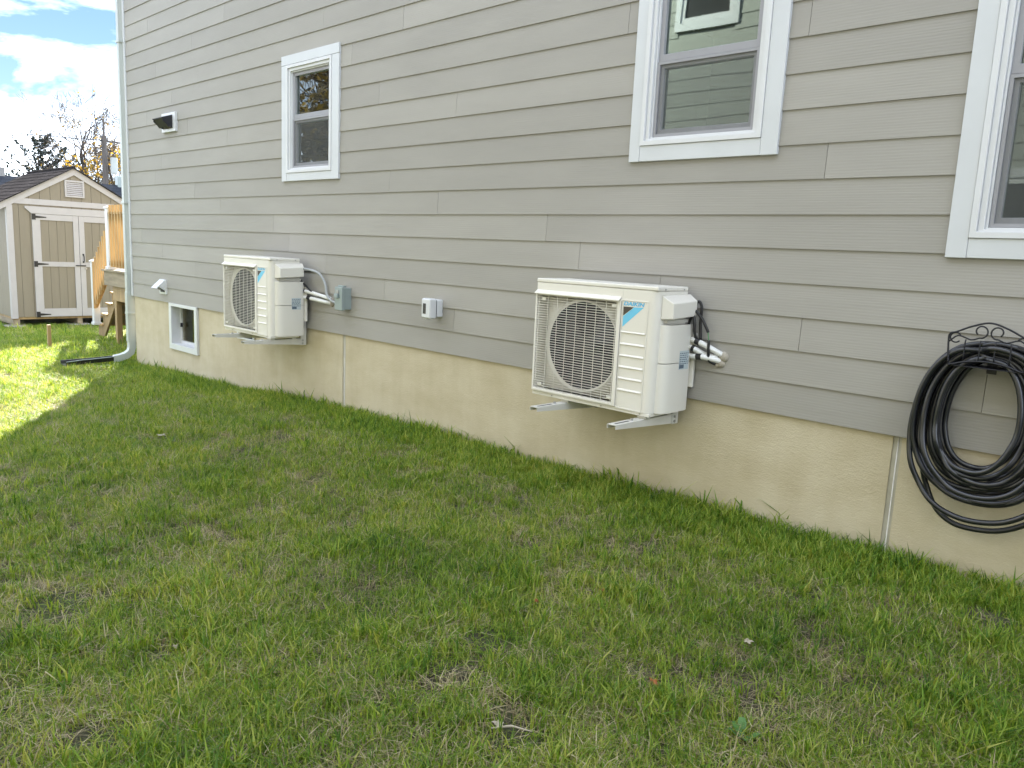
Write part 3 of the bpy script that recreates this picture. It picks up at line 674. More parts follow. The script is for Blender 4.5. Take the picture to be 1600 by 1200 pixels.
MB().box(hcx-.02, hcx+.02, -.023, -.019, .36, .50).build('back_strap', M['iron'], hg, bev=.001)
# garden hose: one continuous run of loops hung over the saddle
random.seed(21)
hp = []; nl = 16
for l_ in range(nl):
    f = l_/(nl-1)
    order = [0,3,6,1,4,8,2,5,7,9,3.5,10,6.5,8.5,10.8,11.5][l_]/11.5
    aL = .155 + .155*order + random.uniform(-.008,.008); aR = .155 + .15*order + random.uniform(-.01,.01)
    zb = -.075 - .16*order + random.uniform(-.015,.012)
    if l_ == 14: zb = -.30; aL = .295; aR = .33
    if l_ == 15: zb = -.35; aL = .235; aR = .36
    zt = .425 + .085*order*(.7+.3*random.random()); y_ = -.045 - .095*((l_*0.618) % 1.0)
    sk = random.uniform(-.03, .03)
    for k in range(22):
        q = 2*math.pi*k/22
        c_, s_ = math.cos(q), math.sin(q)
        aa = aL if s_ < 0 else aR
        zc = zb + (zt-zb)*.45
        zz = zc + (zt-zc)*c_ if c_ > 0 else zc + (zc-zb)*c_
        pw = .80 if c_ > 0 else .9
        xx_ = hcx + .01 + sk*(1-c_)*.5 + aa*math.copysign(abs(s_)**pw, s_)
        hp.append((xx_ + random.uniform(-.002,.002), y_ + .018*math.sin(q*1.0+l_) - (.02 if c_ < -.2 else 0)*random.random(), zz))
hs = MB().tube(smooth_path(hp, 5), .0128, 10).build('garden_hose', M['rubber'], None, smooth=True, org=(hcx, -.08, .42))
tag(hs, 'long black garden hose coiled in many loops on the iron hanger', 'garden hose')

# ------------------------------------------------------------------ shed
SX = -18.8; sy0, sy1, sya = .475, 3.015, 1.744; zb = -1.0; zap = 2.142; slope = .575
shed = thing('garden_shed', (SX-1.5, 1.744, -1.1), 'tan wooden garden shed with white trim and double doors at the far left', 'shed')
SD = 3.2
def roofz(y): return zap - slope*abs(y-sya)
def strip(y0, y1, z0, zt=None, x=SX, th=.015):
    zA = zt if zt is not None else roofz(y0)-.10; zB = zt if zt is not None else roofz(y1)-.10
    return [(x, y0, z0), (x, y1, z0), (x, y1, zB), (x, y0, zA)]
yy = sy0
while yy < sy1 - .01:
    y1_ = min(yy+.2, sy1); pts = strip(yy+.003, y1_-.003, zb)
    if yy < sya < y1_: pts = [(SX,yy+.003,zb),(SX,y1_-.003,zb),(SX,y1_-.003,roofz(y1_)-.10),(SX,sya,roofz(sya)-.10),(SX,yy+.003,roofz(yy)-.10)]
    MB().prism(pts, (-.015,0,0)).build('siding_panel', M['shedp'], shed); yy = y1_
xx = SX - .02
while xx > SX - SD:
    MB().box(max(xx-.2, SX-SD)+.003, xx-.003, sy0, sy0+.015, zb, roofz(sy0)-.08).build('siding_panel', M['shedp'], shed); xx -= .2
MB().box(SX-SD, SX-.02, sy1-.015, sy1, zb, roofz(sy1)-.08).build('side_wall', M['shedp'], shed)
MB().prism([(SX-SD,sy0,zb),(SX-SD,sy1,zb),(SX-SD,sy1,roofz(sy1)-.1),(SX-SD,sya,zap-.1),(SX-SD,sy0,roofz(sy0)-.1)], (-.015,0,0)).build('rear_wall', M['shedp'], shed)
MB().box(SX-SD, SX-.017, sy0+.016, sy1-.016, zb-.05, zb+.02).build('floor', M['pt'], shed)
# trim
xt = SX + .022
for y0, y1 in ((sy0-.02, sy0+.09), (sy1-.09, sy1+.02)):
    MB().box(SX+.001, xt, y0, y1, zb-.03, roofz(sy0)-.115).build('corner_trim', M['shedw'], shed, bev=.003)
MB().box(SX-.09, SX+.0005, sy0-.021, sy0-.001, zb-.03, roofz(sy0)-.13).build('corner_trim', M['shedw'], shed, bev=.003)
MB().box(SX+.001, xt-.002, sy0+.092, sy1-.092, 1.325, 1.44).build('band_trim', M['shedw'], shed, bev=.003)
for s in (-1, 1):
    ye = sya + s*1.42
    MB().prism([(SX+.003,sya,zap-.012),(SX+.003,ye,roofz(ye)-.012),(SX+.003,ye,roofz(ye)-.150),(SX+.003,sya,zap-.150)], (.022,0,0)).build('rake_board', M['shedw'], shed, bev=.003)
    n_c = 9
    for k in range(n_c):
        ya = sya + s*1.46*(1-k/n_c); yb2 = sya + s*1.46*(1-(k+1)/n_c); up = .006
        MB().prism([(SX+.07,ya,roofz(ya)+.016),(SX+.07,yb2,roofz(yb2)+.006),(SX+.07,yb2,roofz(yb2)-.008),(SX+.07,ya,roofz(ya)-.008)], (-SD-.14,0,0)).build('shingle_course', M['shingle'], shed)
MB().tube([(SX+.07,sya,zap+.016),(SX-SD-.07,sya,zap+.016)], .03, 6).build('ridge_cap', M['shingle'], shed)
MB().box(SX-SD-.05, SX+.0, sy0-.13, sy0-.11, roofz(sy0-.12)-.10, roofz(sy0-.12)-.012).build('eave_board', M['ptl'], shed)
MB().box(SX-SD-.05, SX, sy0-.109, sy0-.002, roofz(sy0)-.085, roofz(sy0)-.075).build('soffit', M['ptl'], shed)
# door head with angled ends, two leaves
MB().prism([(SX+.001,.785,1.29),(SX+.001,.785,1.25),(SX+.001,.90,1.145),(SX+.001,2.68,1.145),(SX+.001,2.795,1.25),(SX+.001,2.795,1.29)], (.03,0,0)).build('door_head', M['shedw'], shed, bev=.003)
for (d0, d1, hs_) in ((.905, 1.788, 0), (1.796, 2.68, 1)):
    dr = MB()
    st = .105; z0, z1 = -1.0, 1.14; x0, x1 = SX+.001, SX+.030
    dr.box(x0, x1, d0, d0+st+.045*(1-hs_), z0, z1); dr.box(x0, x1, d1-st-.045*hs_, d1, z0, z1)
    i0, i1 = d0+st+.045*(1-hs_)+.0005, d1-st-.045*hs_-.0005
    dr.box(x0, x1-.001, i0, i1, z0, z0+.17); dr.box(x0, x1-.001, i0, i1, z1-.12, z1); dr.box(x0, x1-.001, i0, i1, .06, .16)
    do = dr.build('door', M['shedw'], shed, bev=.002, seg=1)
    np_ = 4
    for k in range(np_):
        a = i0 + (i1-i0)*k/np_; b = i0 + (i1-i0)*(k+1)/np_
        for q0, q1 in ((z0+.171, .059), (.161, z1-.121)): MB().box(x0+.001, x0+.011, a+.003, b-.003, q0, q1).build('door_panel', M['shedp'], do)
    for zz in (z0+.05, .11, z1-.06):
        e0 = d0 if hs_ == 0 else d1; sg = 1 if hs_ == 0 else -1
        h_ = MB(); h_.prism([(x1,e0-sg*.0,zz+.06),(x1,e0-sg*.0,zz-.06),(x1,e0+sg*.07,zz-.06),(x1,e0+sg*.07,zz-.025),(x1,e0+sg*.27,zz-.008),(x1,e0+sg*.27,zz+.008),(x1,e0+sg*.07,zz+.025),(x1,e0+sg*.07,zz+.06)], (.006,0,0)).build('hinge', M['hinge'], do)
    if hs_ == 1:
        MB().tube(smooth_path([(x1,1.86,.16),(x1+.04,1.86,.19),(x1+.04,1.86,.30),(x1,1.86,.33)], 4), .011, 6).build('handle', M['hinge'], do)
        MB().box(x1, x1+.006, 1.845, 1.875, .15, .19).build('handle_plate', M['hinge'], do); MB().box(x1, x1+.006, 1.845, 1.875, .31, .345).build('handle_plate', M['hinge'], do)
        MB().tube([(x1+.012,1.70,.09),(x1+.012,1.90,.09)], .012, 6).build('latch_bar', M['hinge'], do)
        MB().disc((x1+.004,1.90,.03), .022, (1,0,0), .015, 12).build('padlock', M['steel'], do)
# gable vent
gvn = MB().ring(0,0,0,0,0,0,0,0,0,0)
gvn = MB()
for a, b, c, d in ((1.556,1.938,1.528,1.565),(1.556,1.938,1.845,1.882),(1.556,1.593,1.566,1.844),(1.901,1.938,1.566,1.844)): gvn.box(SX+.001, SX+.028, a, b, c, d)
gvo = gvn.build('gable_vent', M['shedw'], shed, bev=.002, seg=1)
for k in range(7):
    z = 1.572 + k*.039; MB().prism([(SX+.003,1.594,z+.030),(SX+.022,1.594,z+.002),(SX+.022,1.594,z+.008),(SX+.003,1.594,z+.036)], (0,.306,0)).build('louvre', M['shedw'], gvo)
# skids
for ya in (sy0+.02, 1.70, sy1-.14): MB().box(SX-SD+.05, SX-.01, ya, ya+.10, zb-.17, zb-.051).build('skid', M['ptw'], shed)
MB().box(SX-SD+.02, SX-.02, sy0+.002, sy0+.04, zb-.13, zb-.052).build('rim_joist', M['ptw'], shed)
for (a, b, g) in ((SX-.05, sy0-.0, 1),(SX-.08, 1.68, 2)):
    p_ = thing('paver', (a, b, gzf(a,b)), ['','flat grey concrete paver under the left front corner of the shed','flat grey concrete paver under the middle skid of the shed'][g], 'paver', 'pavers under the shed')
    MB().box(a-.22, a+.22, b-.14, b+.26, gzf(a,b)-.04, zb-.172).build('slab', M['paver'], p_, bev=.01)

# ------------------------------------------------------------------ deck with stairs
deck = thing('deck', (-12.7, 2.2, -1.0), 'raised pine deck with railing and stairs beyond the house corner', 'deck')
dx0, dx1, dy0, dy1, dz = -14.5, -11.0, .82, 4.4, .205
yy = dy0 - .03
while yy < dy1:
    MB().box(dx0-.03, dx1, yy, yy+.138, dz-.03, dz).build('deck_board', M['ptw'], deck); yy += .144
MB().box(dx0, dx1, dy0, dy0+.038, dz-.27, dz-.031).build('rim_board', M['ptw'], deck, bev=.003)
MB().box(dx0, dx0+.038, dy0+.0385, dy1, dz-.27, dz-.031).build('rim_board', M['ptw'], deck, bev=.003)
MB().box(-14.28, dx1, dy0+.06, dy0+.15, dz-.52, dz-.272).build('beam', M['pt'], deck, bev=.003)
MB().box(-14.28, dx1, dy1-.5, dy1-.41, dz-.52, dz-.272).build('beam', M['pt'], deck, bev=.003)
for px_, py_ in ((-14.18, dy0+.105), (-11.6, dy0+.105), (-14.18, dy1-.455), (-11.6, dy1-.455)):
    MB().box(px_-.045, px_+.045, py_-.045, py_+.045, gzf(px_,py_)-.05, dz-.521).build('support_post', M['pt'], deck, bev=.004)
for k in range(8):
    xj = -14.3 + k*.42; MB().box(xj, xj+.038, dy0+.04, dy1-.01, dz-.27, dz-.032).build('joist', M['pt'], deck)
def newel(x, y, z0, z1):
    p_ = MB().box(x-.054, x+.054, y-.054, y+.054, z0, z1).build('newel_post', M['vinyl'], deck, bev=.004)
    c_ = MB(); c_.box(x-.072, x+.072, y-.072, y+.072, z1+.0005, z1+.022); c_.add([(x-.06,y-.06,z1+.0225),(x+.06,y-.06,z1+.0225),(x+.06,y+.06,z1+.0225),(x-.06,y+.06,z1+.0225),(x,y,z1+.055)], [(0,1,4),(1,2,4),(2,3,4),(3,0,4),(3,2,1,0)])
    c_.build('post_cap', M['vinyl'], p_, bev=.002, seg=1)
    MB().box(x-.07, x+.07, y-.07, y+.07, z0+.0, z0+.05).build('post_base', M['vinyl'], p_, bev=.006)
newel(-14.30, dy0+.055, dz+.001, 1.22)
newel(-14.30, 2.35, dz+.001, 1.22); newel(-11.12, dy0+.055, dz+.001, 1.22)
MB().box(-14.24, -11.18, dy0+.012, dy0+.10, 1.125, 1.163).build('top_rail', M['ptl'], deck, bev=.003)
MB().box(-14.24, -11.18, dy0+.036, dy0+.074, 1.035, 1.124).build('top_rail', M['ptl'], deck, bev=.003)
MB().box(-14.24, -11.18, dy0+.036, dy0+.074, dz+.075, dz+.16).build('bottom_rail', M['ptl'], deck, bev=.003)
bal = MB().box(-.018, .018, -.018, .018, 0, 1.02).mesh('baluster', M['ptl'])
xx = -14.16
while xx < -11.2: place(bal, 'baluster', (xx, dy0+.017, dz+.05), deck); xx += .125
# stairs descend towards the shed
st = MB(); sY0, sY1 = 1.12, 2.25; nst = 6; run = .245; rise = (dz+1.06)/nst
x_ = dx0-.03
pts = [(x_, 0, dz-.035)]
for k in range(1, nst): 
    pts += [(x_-run*(k-1), 0, dz-.035-rise*k+.0), (x_-run*k, 0, dz-.035-rise*k)]
xb = x_-run*(nst-1); zg = -1.07
pts += [(xb, 0, zg), (xb+.28, 0, zg), (x_, 0, dz-.30)]
stair = MB().prism([(a, sY0, b) for a, _, b in pts], (0,.038,0)).build('stair', M['pt'], deck)
MB().prism([(a, sY1, b) for a, _, b in pts], (0,.038,0)).build('stringer', M['pt'], stair)
for k in range(1, nst):
    z = dz-.035-rise*k; xk = x_-run*k
    MB().box(xk-.025, xk+.11, sY0-.03, sY1+.065, z+.001, z+.033).build('tread', M['ptl'], stair, bev=.003); MB().box(xk+.115, xk+.25, sY0-.03, sY1+.065, z+.001, z+.033).build('tread', M['ptl'], stair, bev=.003)
    MB().box(x_-run*(k-1)-.02, x_-run*(k-1)-.001, sY0+.039, sY1-.001, z-.0, z+rise-.001).build('riser', M['ptw'], stair)
newel(xb+.08, 1.06, -.87, .285)
# sloping hand rail and its balusters
pA = Vector((-14.36, dy0+.09, 1.02)); pB = Vector((xb+.13, 1.05, .24))
for dz_ in (0, -.72):
    a = pA + Vector((0,0,dz_)); b = pB + Vector((0,0,dz_)); d_ = Vector((0,.028,0))
    MB().add([a-d_, a+d_, b+d_, b-d_, a-d_-Vector((0,0,.075)), a+d_-Vector((0,0,.075)), b+d_-Vector((0,0,.075)), b-d_-Vector((0,0,.075))], [(0,1,2,3),(7,6,5,4),(0,4,5,1),(1,5,6,2),(2,6,7,3),(3,7,4,0)]).build('stair_rail', M['ptl'], deck)
bs = MB().box(-.018, .018, -.018, .018, -.86, -.02).mesh('baluster', M['ptl'])
for k in range(8):
    q = pA.lerp(pB, (k+.6)/8.3); place(bs, 'baluster', (q.x, q.y-.047, q.z), deck)
# pipes under the deck, gravel
cp = thing('conduit_pipe', (-11.2, 2.4, -.3), 'thin white pipe run seen in the dark under the deck', 'pipe')
MB().tube([(-14.0,2.6,-.16),(-11.0,2.6,-.14)], .017, 8).build('pipe', M['vinyl'], cp); MB().tube([(-14.0,2.9,-.50),(-11.0,2.9,-.49)], .015, 8).build('pipe', M['vinyl'], cp)
sk_ = MB()
for (a, b, c, d) in ((-14.2,-11.0,4.2,4.24),(-14.2,-14.16,1.25,4.2),(-14.15,-11.0,3.2,3.24)): sk_.box(a, b, c, d, -1.1, -.1)
sk_.build('under_deck_sun_blocker', M['bark'], deck)  # added dark panels that block the sun and blacken the under-deck space
gvl = MB(); random.seed(8)
for k in range(900):
    x, y = random.uniform(-14.3,-11.05), random.uniform(.75, 2.6); r_ = random.uniform(.012,.032); z = gzf(x,y)+r_*.4
    a = random.uniform(0,6.28); ca, sa = math.cos(a)*r_, math.sin(a)*r_
    gvl.add([(x+ca,y+sa,z),(x-sa,y+ca,z),(x-ca,y-sa,z),(x+sa,y-ca,z),(x,y,z+r_*.7),(x,y,z-r_*.7)], [(0,1,4),(1,2,4),(2,3,4),(3,0,4),(1,0,5),(2,1,5),(3,2,5),(0,3,5)])
tag(gvl.build('gravel', M['brickgrey']), 'grey gravel under the deck', 'gravel', kind='stuff')
# survey stake
stk = thing('wooden_stake', (-14.05, -.19, -1.06), 'short square wooden stake standing in the lawn before the shed', 'stake')
MB().box(-14.075, -14.02, -.215, -.165, -1.15, -.675).build('shaft', M['pt'], stk, bev=.003)

# ------------------------------------------------------------------ neighbour house behind the photographer (seen in the window reflections)
nb = thing('neighbour_house', (-1, -9, -.7), 'neighbouring grey-green lap-sided house mirrored in the window panes', 'house')
NY = -5.5
nwin = [(-6.46, -5.50, 3.84, 5.3), (-2.75, -1.75, .55, 1.90)]
nb_me = MB().add([(0,.0185,0),(1,.0185,0),(1,.0105,0),(0,.0105,0),(0,.0085,E_+.028),(1,.0085,E_+.028),(1,.0005,E_+.028),(0,.0005,E_+.028)],
               [(0,1,2,3),(7,6,5,4),(4,5,1,0),(5,6,2,1),(6,7,3,2),(7,4,0,3)]).mesh('siding_board', M['siding_n'])
for k in range(33):
    z0 = -.15 + k*E_; cuts = [(-9.5, 6)]
    for a, b, c, d in nwin:
        if z0+E_ > c+.1 and z0 < d-.1: cuts = [q for (p0, p1) in cuts for q in ((p0, min(p1,a+.05)), (max(p0,b-.05),p1)) if q[1]-q[0] > .05]
    for p0, p1 in cuts: place(nb_me, 'siding_board', (p0, NY, z0), nb, (p1-p0, 1, 1))
MB().box(-9.5, 6, NY-.2, NY-.001, -2, 5.7).build('wall', M['siding_n'], nb)
MB().box(-9.5, -9.3, NY-8, NY-.201, -2, 5.7).build('wall', M['siding_n'], nb)
MB().box(-9.5, 6, NY-.19, NY+.004, -2, -.152).build('foundation_panel', M['found'], nb)
for a, b, c, d in nwin:
    wf = MB().ring(a, b, c, d, a+.09, b-.09, c+.10, d-.09, .0, .034)
    wf.v = [(x, NY+.002+y, z) for x, y, z in wf.v]; wo = wf.build('window', M['white'], nb)
    sm_ = MB().ring(a+.09, b-.09, c+.10, d-.09, a+.15, b-.15, c+.16, d-.15, .0, .02); sm_.v = [(x, NY+.003+y, z) for x, y, z in sm_.v]; sm_.build('sash', M['vinyl'], wo)
    MB().box(a+.15, b-.15, NY+.001, NY+.006, c+.16, d-.15).build('pane', M['smoke'], wo)
for s, y0, y1 in ((0, NY+.4, NY-4.5), (1, NY-9.4, NY-4.5)):
    MB().prism([(-9.9,y0,5.65),(-9.9,y1,8.2),(-9.9,y1,8.36),(-9.9,y0,5.81)], (16.3,0,0)).build('roof', M['shingle_d'], nb)

# ------------------------------------------------------------------ background: garage, pole, trees
gar = thing('garage', (-42, 8.5, -1.4), 'low garage with a dark shingle roof showing behind the shed', 'garage')
MB().box(-45, -38.5, 3.4, 15.6, -1.7, 1.2).build('wall', M['siding_n'], gar)
for s, x0 in ((0, -38.0), (1, -45.5)):
    MB().prism([(x0,3,1.15),(-41.7,3,3.02),(-41.7,3,3.16),(x0,3,1.29)], (0,13,0)).build('roof', M['shingle_d'], gar)
MB().box(-41.9, -41.5, 10.75, 11.3, 3.0, 3.6).build('chimney', M['boxgrey'], gar, bev=.02)
MB().box(-41.9, -41.6, 5.65, 6.0, 3.0, 3.5).build('roof_vent', M['brickgrey'], gar, bev=.02)
pole = thing('utility_pole', (-50, 13.1, -1.5), 'grey wooden utility pole with a pale transformer can behind the shed', 'utility pole')
MB().tube([(-50,13.1,-1.5),(-50,13.1,6.35)], [.17,.14], 10).build('mast', M['wood_pole'], pole)
MB().tube([(-50,13.1,6.3),(-50,13.1,7.3)], [.07,.055], 8).build('mast_top', M['wood_pole'], pole)
MB().tube([(-49.7,13.5,4.25),(-49.7,13.5,5.15)], .19, 14).build('transformer', M['galv'], pole, smooth='auto')
MB().box(-50.06, -49.94, 12.9, 14.2, 6.0, 6.1).build('cross_arm', M['wood_pole'], pole)
for k in range(3): MB().tube([(-50,13.3+.4*k,6.1),(-50,13.3+.4*k,6.25)], .04, 6).build('insulator', M['brickgrey'], pole)
def wire_thing(label, a, b, sag, r=.016):
    a = Vector(a); b = Vector(b); pts = [a.lerp(b, i/14) - Vector((0,0,sag*4*(i/14)*(1-i/14))) for i in range(15)]
    o = MB().tube(pts, r, 5).build('overhead_wire', M['ac_dark'], None, org=tuple(a)); tag(o, label, 'wire', 'overhead wires on the utility pole')
wire_thing('thick overhead wire at cross-arm height leaving the utility pole leftwards', (-50,13.4,6.1), (-47,-8,6.0), .35, .028)
wire_thing('thin uppermost overhead wire leaving the top of the utility pole', (-50,13.1,7.2), (-47,-8,7.3), .3, .012)
wire_thing('thin overhead wire sloping down past the transformer to the left', (-50,13.2,5.7), (-44,-6,4.4), .3, .014)

def leaf_cloud(pts, size, rs, jitter=1.0):
    pts = np.asarray(pts); n = len(pts); d = rs.normal(size=(n,3)); d /= np.linalg.norm(d, axis=1)[:,None]
    e = rs.normal(size=(n,3)); e -= d*(e*d).sum(1)[:,None]; e /= np.linalg.norm(e, axis=1)[:,None]
    s = size*rs.uniform(.6,1.4,(n,1)); d = d*s; e = e*s*.6
    v = np.stack([pts-d, pts+e*.9, pts+d, pts-e*.9], 1).reshape(-1,3)
    f = np.arange(4*n).reshape(-1,4); tint = np.repeat(rs.uniform(0,1,n), 4)
    return v, f, tint
def leaf_obj(name, mat, parent, v, f, tint):
    o0 = ORG[parent.as_pointer()]; me = bpy.data.meshes.new(name); me.from_pydata((v-np.array(o0)).tolist(), [], f.tolist()); me.materials.append(mat)
    at = me.color_attributes.new('tint', 'FLOAT_COLOR', 'POINT'); c = np.ones((len(v),4)); c[:,0] = tint; c[:,1] = tint; at.data.foreach_set('color', c.ravel())
    o = bpy.data.objects.new(name, me); C.objects.link(o); o.parent = parent; return o
def bare_tree(name, base, height, label, seed, lean=(0,0), leaves=900, spread=.62, mat='leafy', lsize=.10, cat='tree', trunk_r=.16, depth=6, group=None):
    rs = np.random.default_rng(seed); t = thing(name, base, label, cat, group); mb = MB(); tips = []
    def br(p, d, l, r, lv):
        n = 4; pts = [p]; rr = [r]; q = p.copy(); dd = d.copy()
        for i in range(n):
            dd = (dd + Vector(rs.normal(size=3))*.10 + Vector((0,0,.05))).normalized(); q = q + dd*(l/n); pts.append(q.copy()); rr.append(r*(1-.30*(i+1)/n))
        mb.tube(pts, rr, 6 if lv < 2 else 3, cap=False)
        if lv >= depth-2: tips.extend(pts[1:])
        if lv >= depth: return
        for k in range(2 if lv else 3):
            ang = rs.uniform(.3, .75); ax = dd.cross(Vector(rs.normal(size=3))).normalized(); nd_ = (Matrix.Rotation(ang, 3, ax) @ dd)
            br(pts[-1], nd_, l*rs.uniform(.62,.86), max(rr[-1]*.79, .016), lv+1)
        if lv < depth-1:
            k = rs.integers(1, n); ax = dd.cross(Vector(rs.normal(size=3))).normalized()
            br(pts[k], Matrix.Rotation(rs.uniform(.5,1.0), 3, ax) @ dd, l*.6, max(rr[k]*.58, .0145), lv+1)
    br(Vector(base), Vector((lean[0], lean[1], 1)).normalized(), height*.36, trunk_r, 0)
    mb.build('trunk', M['bark'], t, smooth=True)
    if leaves:
        T = np.array([tuple(a) for a in tips]); idx = rs.integers(0, len(T), leaves)
        zw = T[idx,2]; keep = rs.uniform(size=leaves) < np.clip(1.35 - (zw - base[2])/height, .12, 1)
        P = T[idx][keep] + rs.normal(size=(keep.sum(),3))*.16
        leaf_obj('crown', M[mat], t, *leaf_cloud(P, lsize, rs))
    return t
def spruce(base, h, rad, label, seed):
    rs = np.random.default_rng(seed); t = thing('spruce_tree', base, label, 'tree'); mb = MB(); b = np.array(base)
    mb.tube([base, (base[0], base[1], base[2]+h*.97)], [.16, .02], 6)
    P = []
    for k in range(26):
        f = .12 + .85*(k+rs.uniform(0,.6))/26; z = b[2] + h*f; L_ = rad*(1-f)**.62*rs.uniform(.75,1.15) + .18
        for q in range(4):
            a = rs.uniform(0, 6.283); n = 7; pts = []
            for i in range(n):
                s = i/(n-1); pts.append((b[0]+math.cos(a)*L_*s, b[1]+math.sin(a)*L_*s, z + L_*(-.12*s + .85*s*s)))
            mb.tube(pts, [.03*(1-i/n)+.005 for i in range(n)], 3, cap=False)
            pa = np.array(pts); m_ = int(26*L_)+6; s = rs.uniform(.12,1,m_); i0 = np.minimum((s*(n-1)).astype(int), n-2); fr = (s*(n-1)-i0)[:,None]
            P.append(pa[i0]*(1-fr)+pa[i0+1]*fr + rs.normal(size=(m_,3))*np.array([.06,.06,.05]))
    mb.build('trunk', M['bark'], t, smooth=True)
    v, f, ti = leaf_cloud(np.concatenate(P), .10, rs); leaf_obj('crown', M['needle'], t, v, f, ti)
spruce((-60, 12.4, -1.5), 8.6, 4.0, 'dark spruce tree with upswept branches behind the left of the shed', 4)
bare_tree('bare_tree', (-60, 15.9, -1.5), 9.2, 'nearly bare tree with a leaning dark trunk above the shed ridge', 12, (0,-.10), 900, trunk_r=.34, depth=7)
bare_tree('bare_tree', (-58, 14.6, -1.5), 6.6, 'half-bare tree leaning left between the spruce and the shed ridge', 5, (0,-.22), 500, trunk_r=.30, depth=6)
bare_tree('bare_tree', (-63, 18.4, -1.5), 9.6, 'pale yellow-leaved tree behind the utility pole', 9, (0,.02), 2600, trunk_r=.26, depth=7)
bare_tree('golden_tree', (-54, 15.5, -1.5), 7.2, 'low golden autumn tree beside the utility pole at the house corner', 31, (0,.03), 4200, mat='leafg', lsize=.12, trunk_r=.12)
bare_tree('bronze_tree', (-21, -9.5, -1.3), 8.0, 'bronze autumn tree mirrored in the smallest window', 17, (0,0), 6500, mat='leafb', lsize=.14, trunk_r=.16)
bare_tree('bronze_tree', (-26, -13.0, -1.3), 9.0, 'taller bronze autumn tree farther back, mirrored in the smallest window', 18, (0,0), 6500, mat='leafb', lsize=.14, trunk_r=.16)

# ------------------------------------------------------------------ lawn
def vnoise(x, y, s, seed):
    r = np.random.default_rng(seed).uniform(size=(256,256)); x = x*s; y = y*s; i = np.floor(x).astype(int); j = np.floor(y).astype(int); fx_ = x-i; fy_ = y-j
    fx_ = fx_*fx_*(3-2*fx_); fy_ = fy_*fy_*(3-2*fy_); g = lambda a, b: r[a % 256, b % 256]
    return (g(i,j)*(1-fx_)+g(i+1,j)*fx_)*(1-fy_) + (g(i,j+1)*(1-fx_)+g(i+1,j+1)*fx_)*fy_
def fbm(x, y, s, seed): return (vnoise(x,y,s,seed)*.5 + vnoise(x,y,s*2.1,seed+1)*.3 + vnoise(x,y,s*4.7,seed+2)*.2)
def tuft(name, mat, nb, hmin, hmax, rad, width, flop, seed):
    rs = np.random.default_rng(seed); v = []; f = []; ti = []
    for b in range(nb):
        a = rs.uniform(0,6.283); rr = rad*math.sqrt(rs.uniform()); px_, py_ = rr*math.cos(a), rr*math.sin(a)
        h = rs.uniform(hmin,hmax); d = rs.uniform(0,6.283); dx_, dy_ = math.cos(d), math.sin(d); w_ = width*rs.uniform(.7,1.3)*.5
        lean1 = flop*rs.uniform(.05,.4); lean2 = flop*rs.uniform(.35,1.3); sx_, sy_ = -dy_*w_, dx_*w_
        zf = max(.08, math.sqrt(max(0, 1-min(.98, (lean2*.75)**2))))
        k = len(v)
        v += [(px_-sx_,py_-sy_,-.006),(px_+sx_,py_+sy_,-.006),
              (px_+dx_*h*lean1*.5-sx_*.85, py_+dy_*h*lean1*.5-sy_*.85, h*.52*zf**.5),(px_+dx_*h*lean1*.5+sx_*.85, py_+dy_*h*lean1*.5+sy_*.85, h*.52*zf**.5),
              (px_+dx_*h*lean2, py_+dy_*h*lean2, h*zf)]
        f += [(k,k+1,k+3,k+2),(k+2,k+3,k+4)]; ti += [rs.uniform()]*5
    me = bpy.data.meshes.new(name); me.from_pydata(v, [], f); me.materials.append(mat)
    at = me.color_attributes.new('tint','FLOAT_COLOR','POINT'); c = np.ones((len(v),4)); c[:,0] = ti; at.data.foreach_set('color', c.ravel())
    return bpy.data.objects.new(name, me)
tc_ = bpy.data.collections.new('tuft_library')
specs = [('grass', 18,.020,.046,.055,.0028,1.5), ('grass', 18,.024,.052,.055,.0029,1.15), ('grass', 18,.018,.045,.058,.0026,2.0), ('grass', 9,.040,.075,.028,.0042,.7), ('grass', 8,.040,.088,.028,.0044,.8),
         ('straw', 16,.020,.055,.065,.0022,1.9), ('straw', 12,.025,.07,.065,.0022,2.2), ('grass', 7,.045,.085,.03,.0062,.9)]
for i, (mt_, n_, a, b, r_, wd, fp_) in enumerate(specs): tc_.objects.link(tuft('tuft_%d' % i, M[mt_], n_, a, b, r_, wd, fp_, 100+i))
bare = [(-3.45,-3.12,.17),(-1.95,-2.32,.14),(-2.02,-2.02,.12),(-1.55,-2.37,.13),(-.68,-.42,.12),(-1.32,-.75,.10),(-2.86,-2.94,.08),(-6.1,-1.66,.10),(-2.6,-1.2,.09),(-1.2,-1.6,.08),(-.9,-1.1,.07),(-2.45,-3.3,.12)]
def scatter(n, x0, x1, y0, y1):
    return rng.uniform(x0,x1,n), rng.uniform(y0,y1,n)
PX, PY, PS, PI_ = [], [], [], []
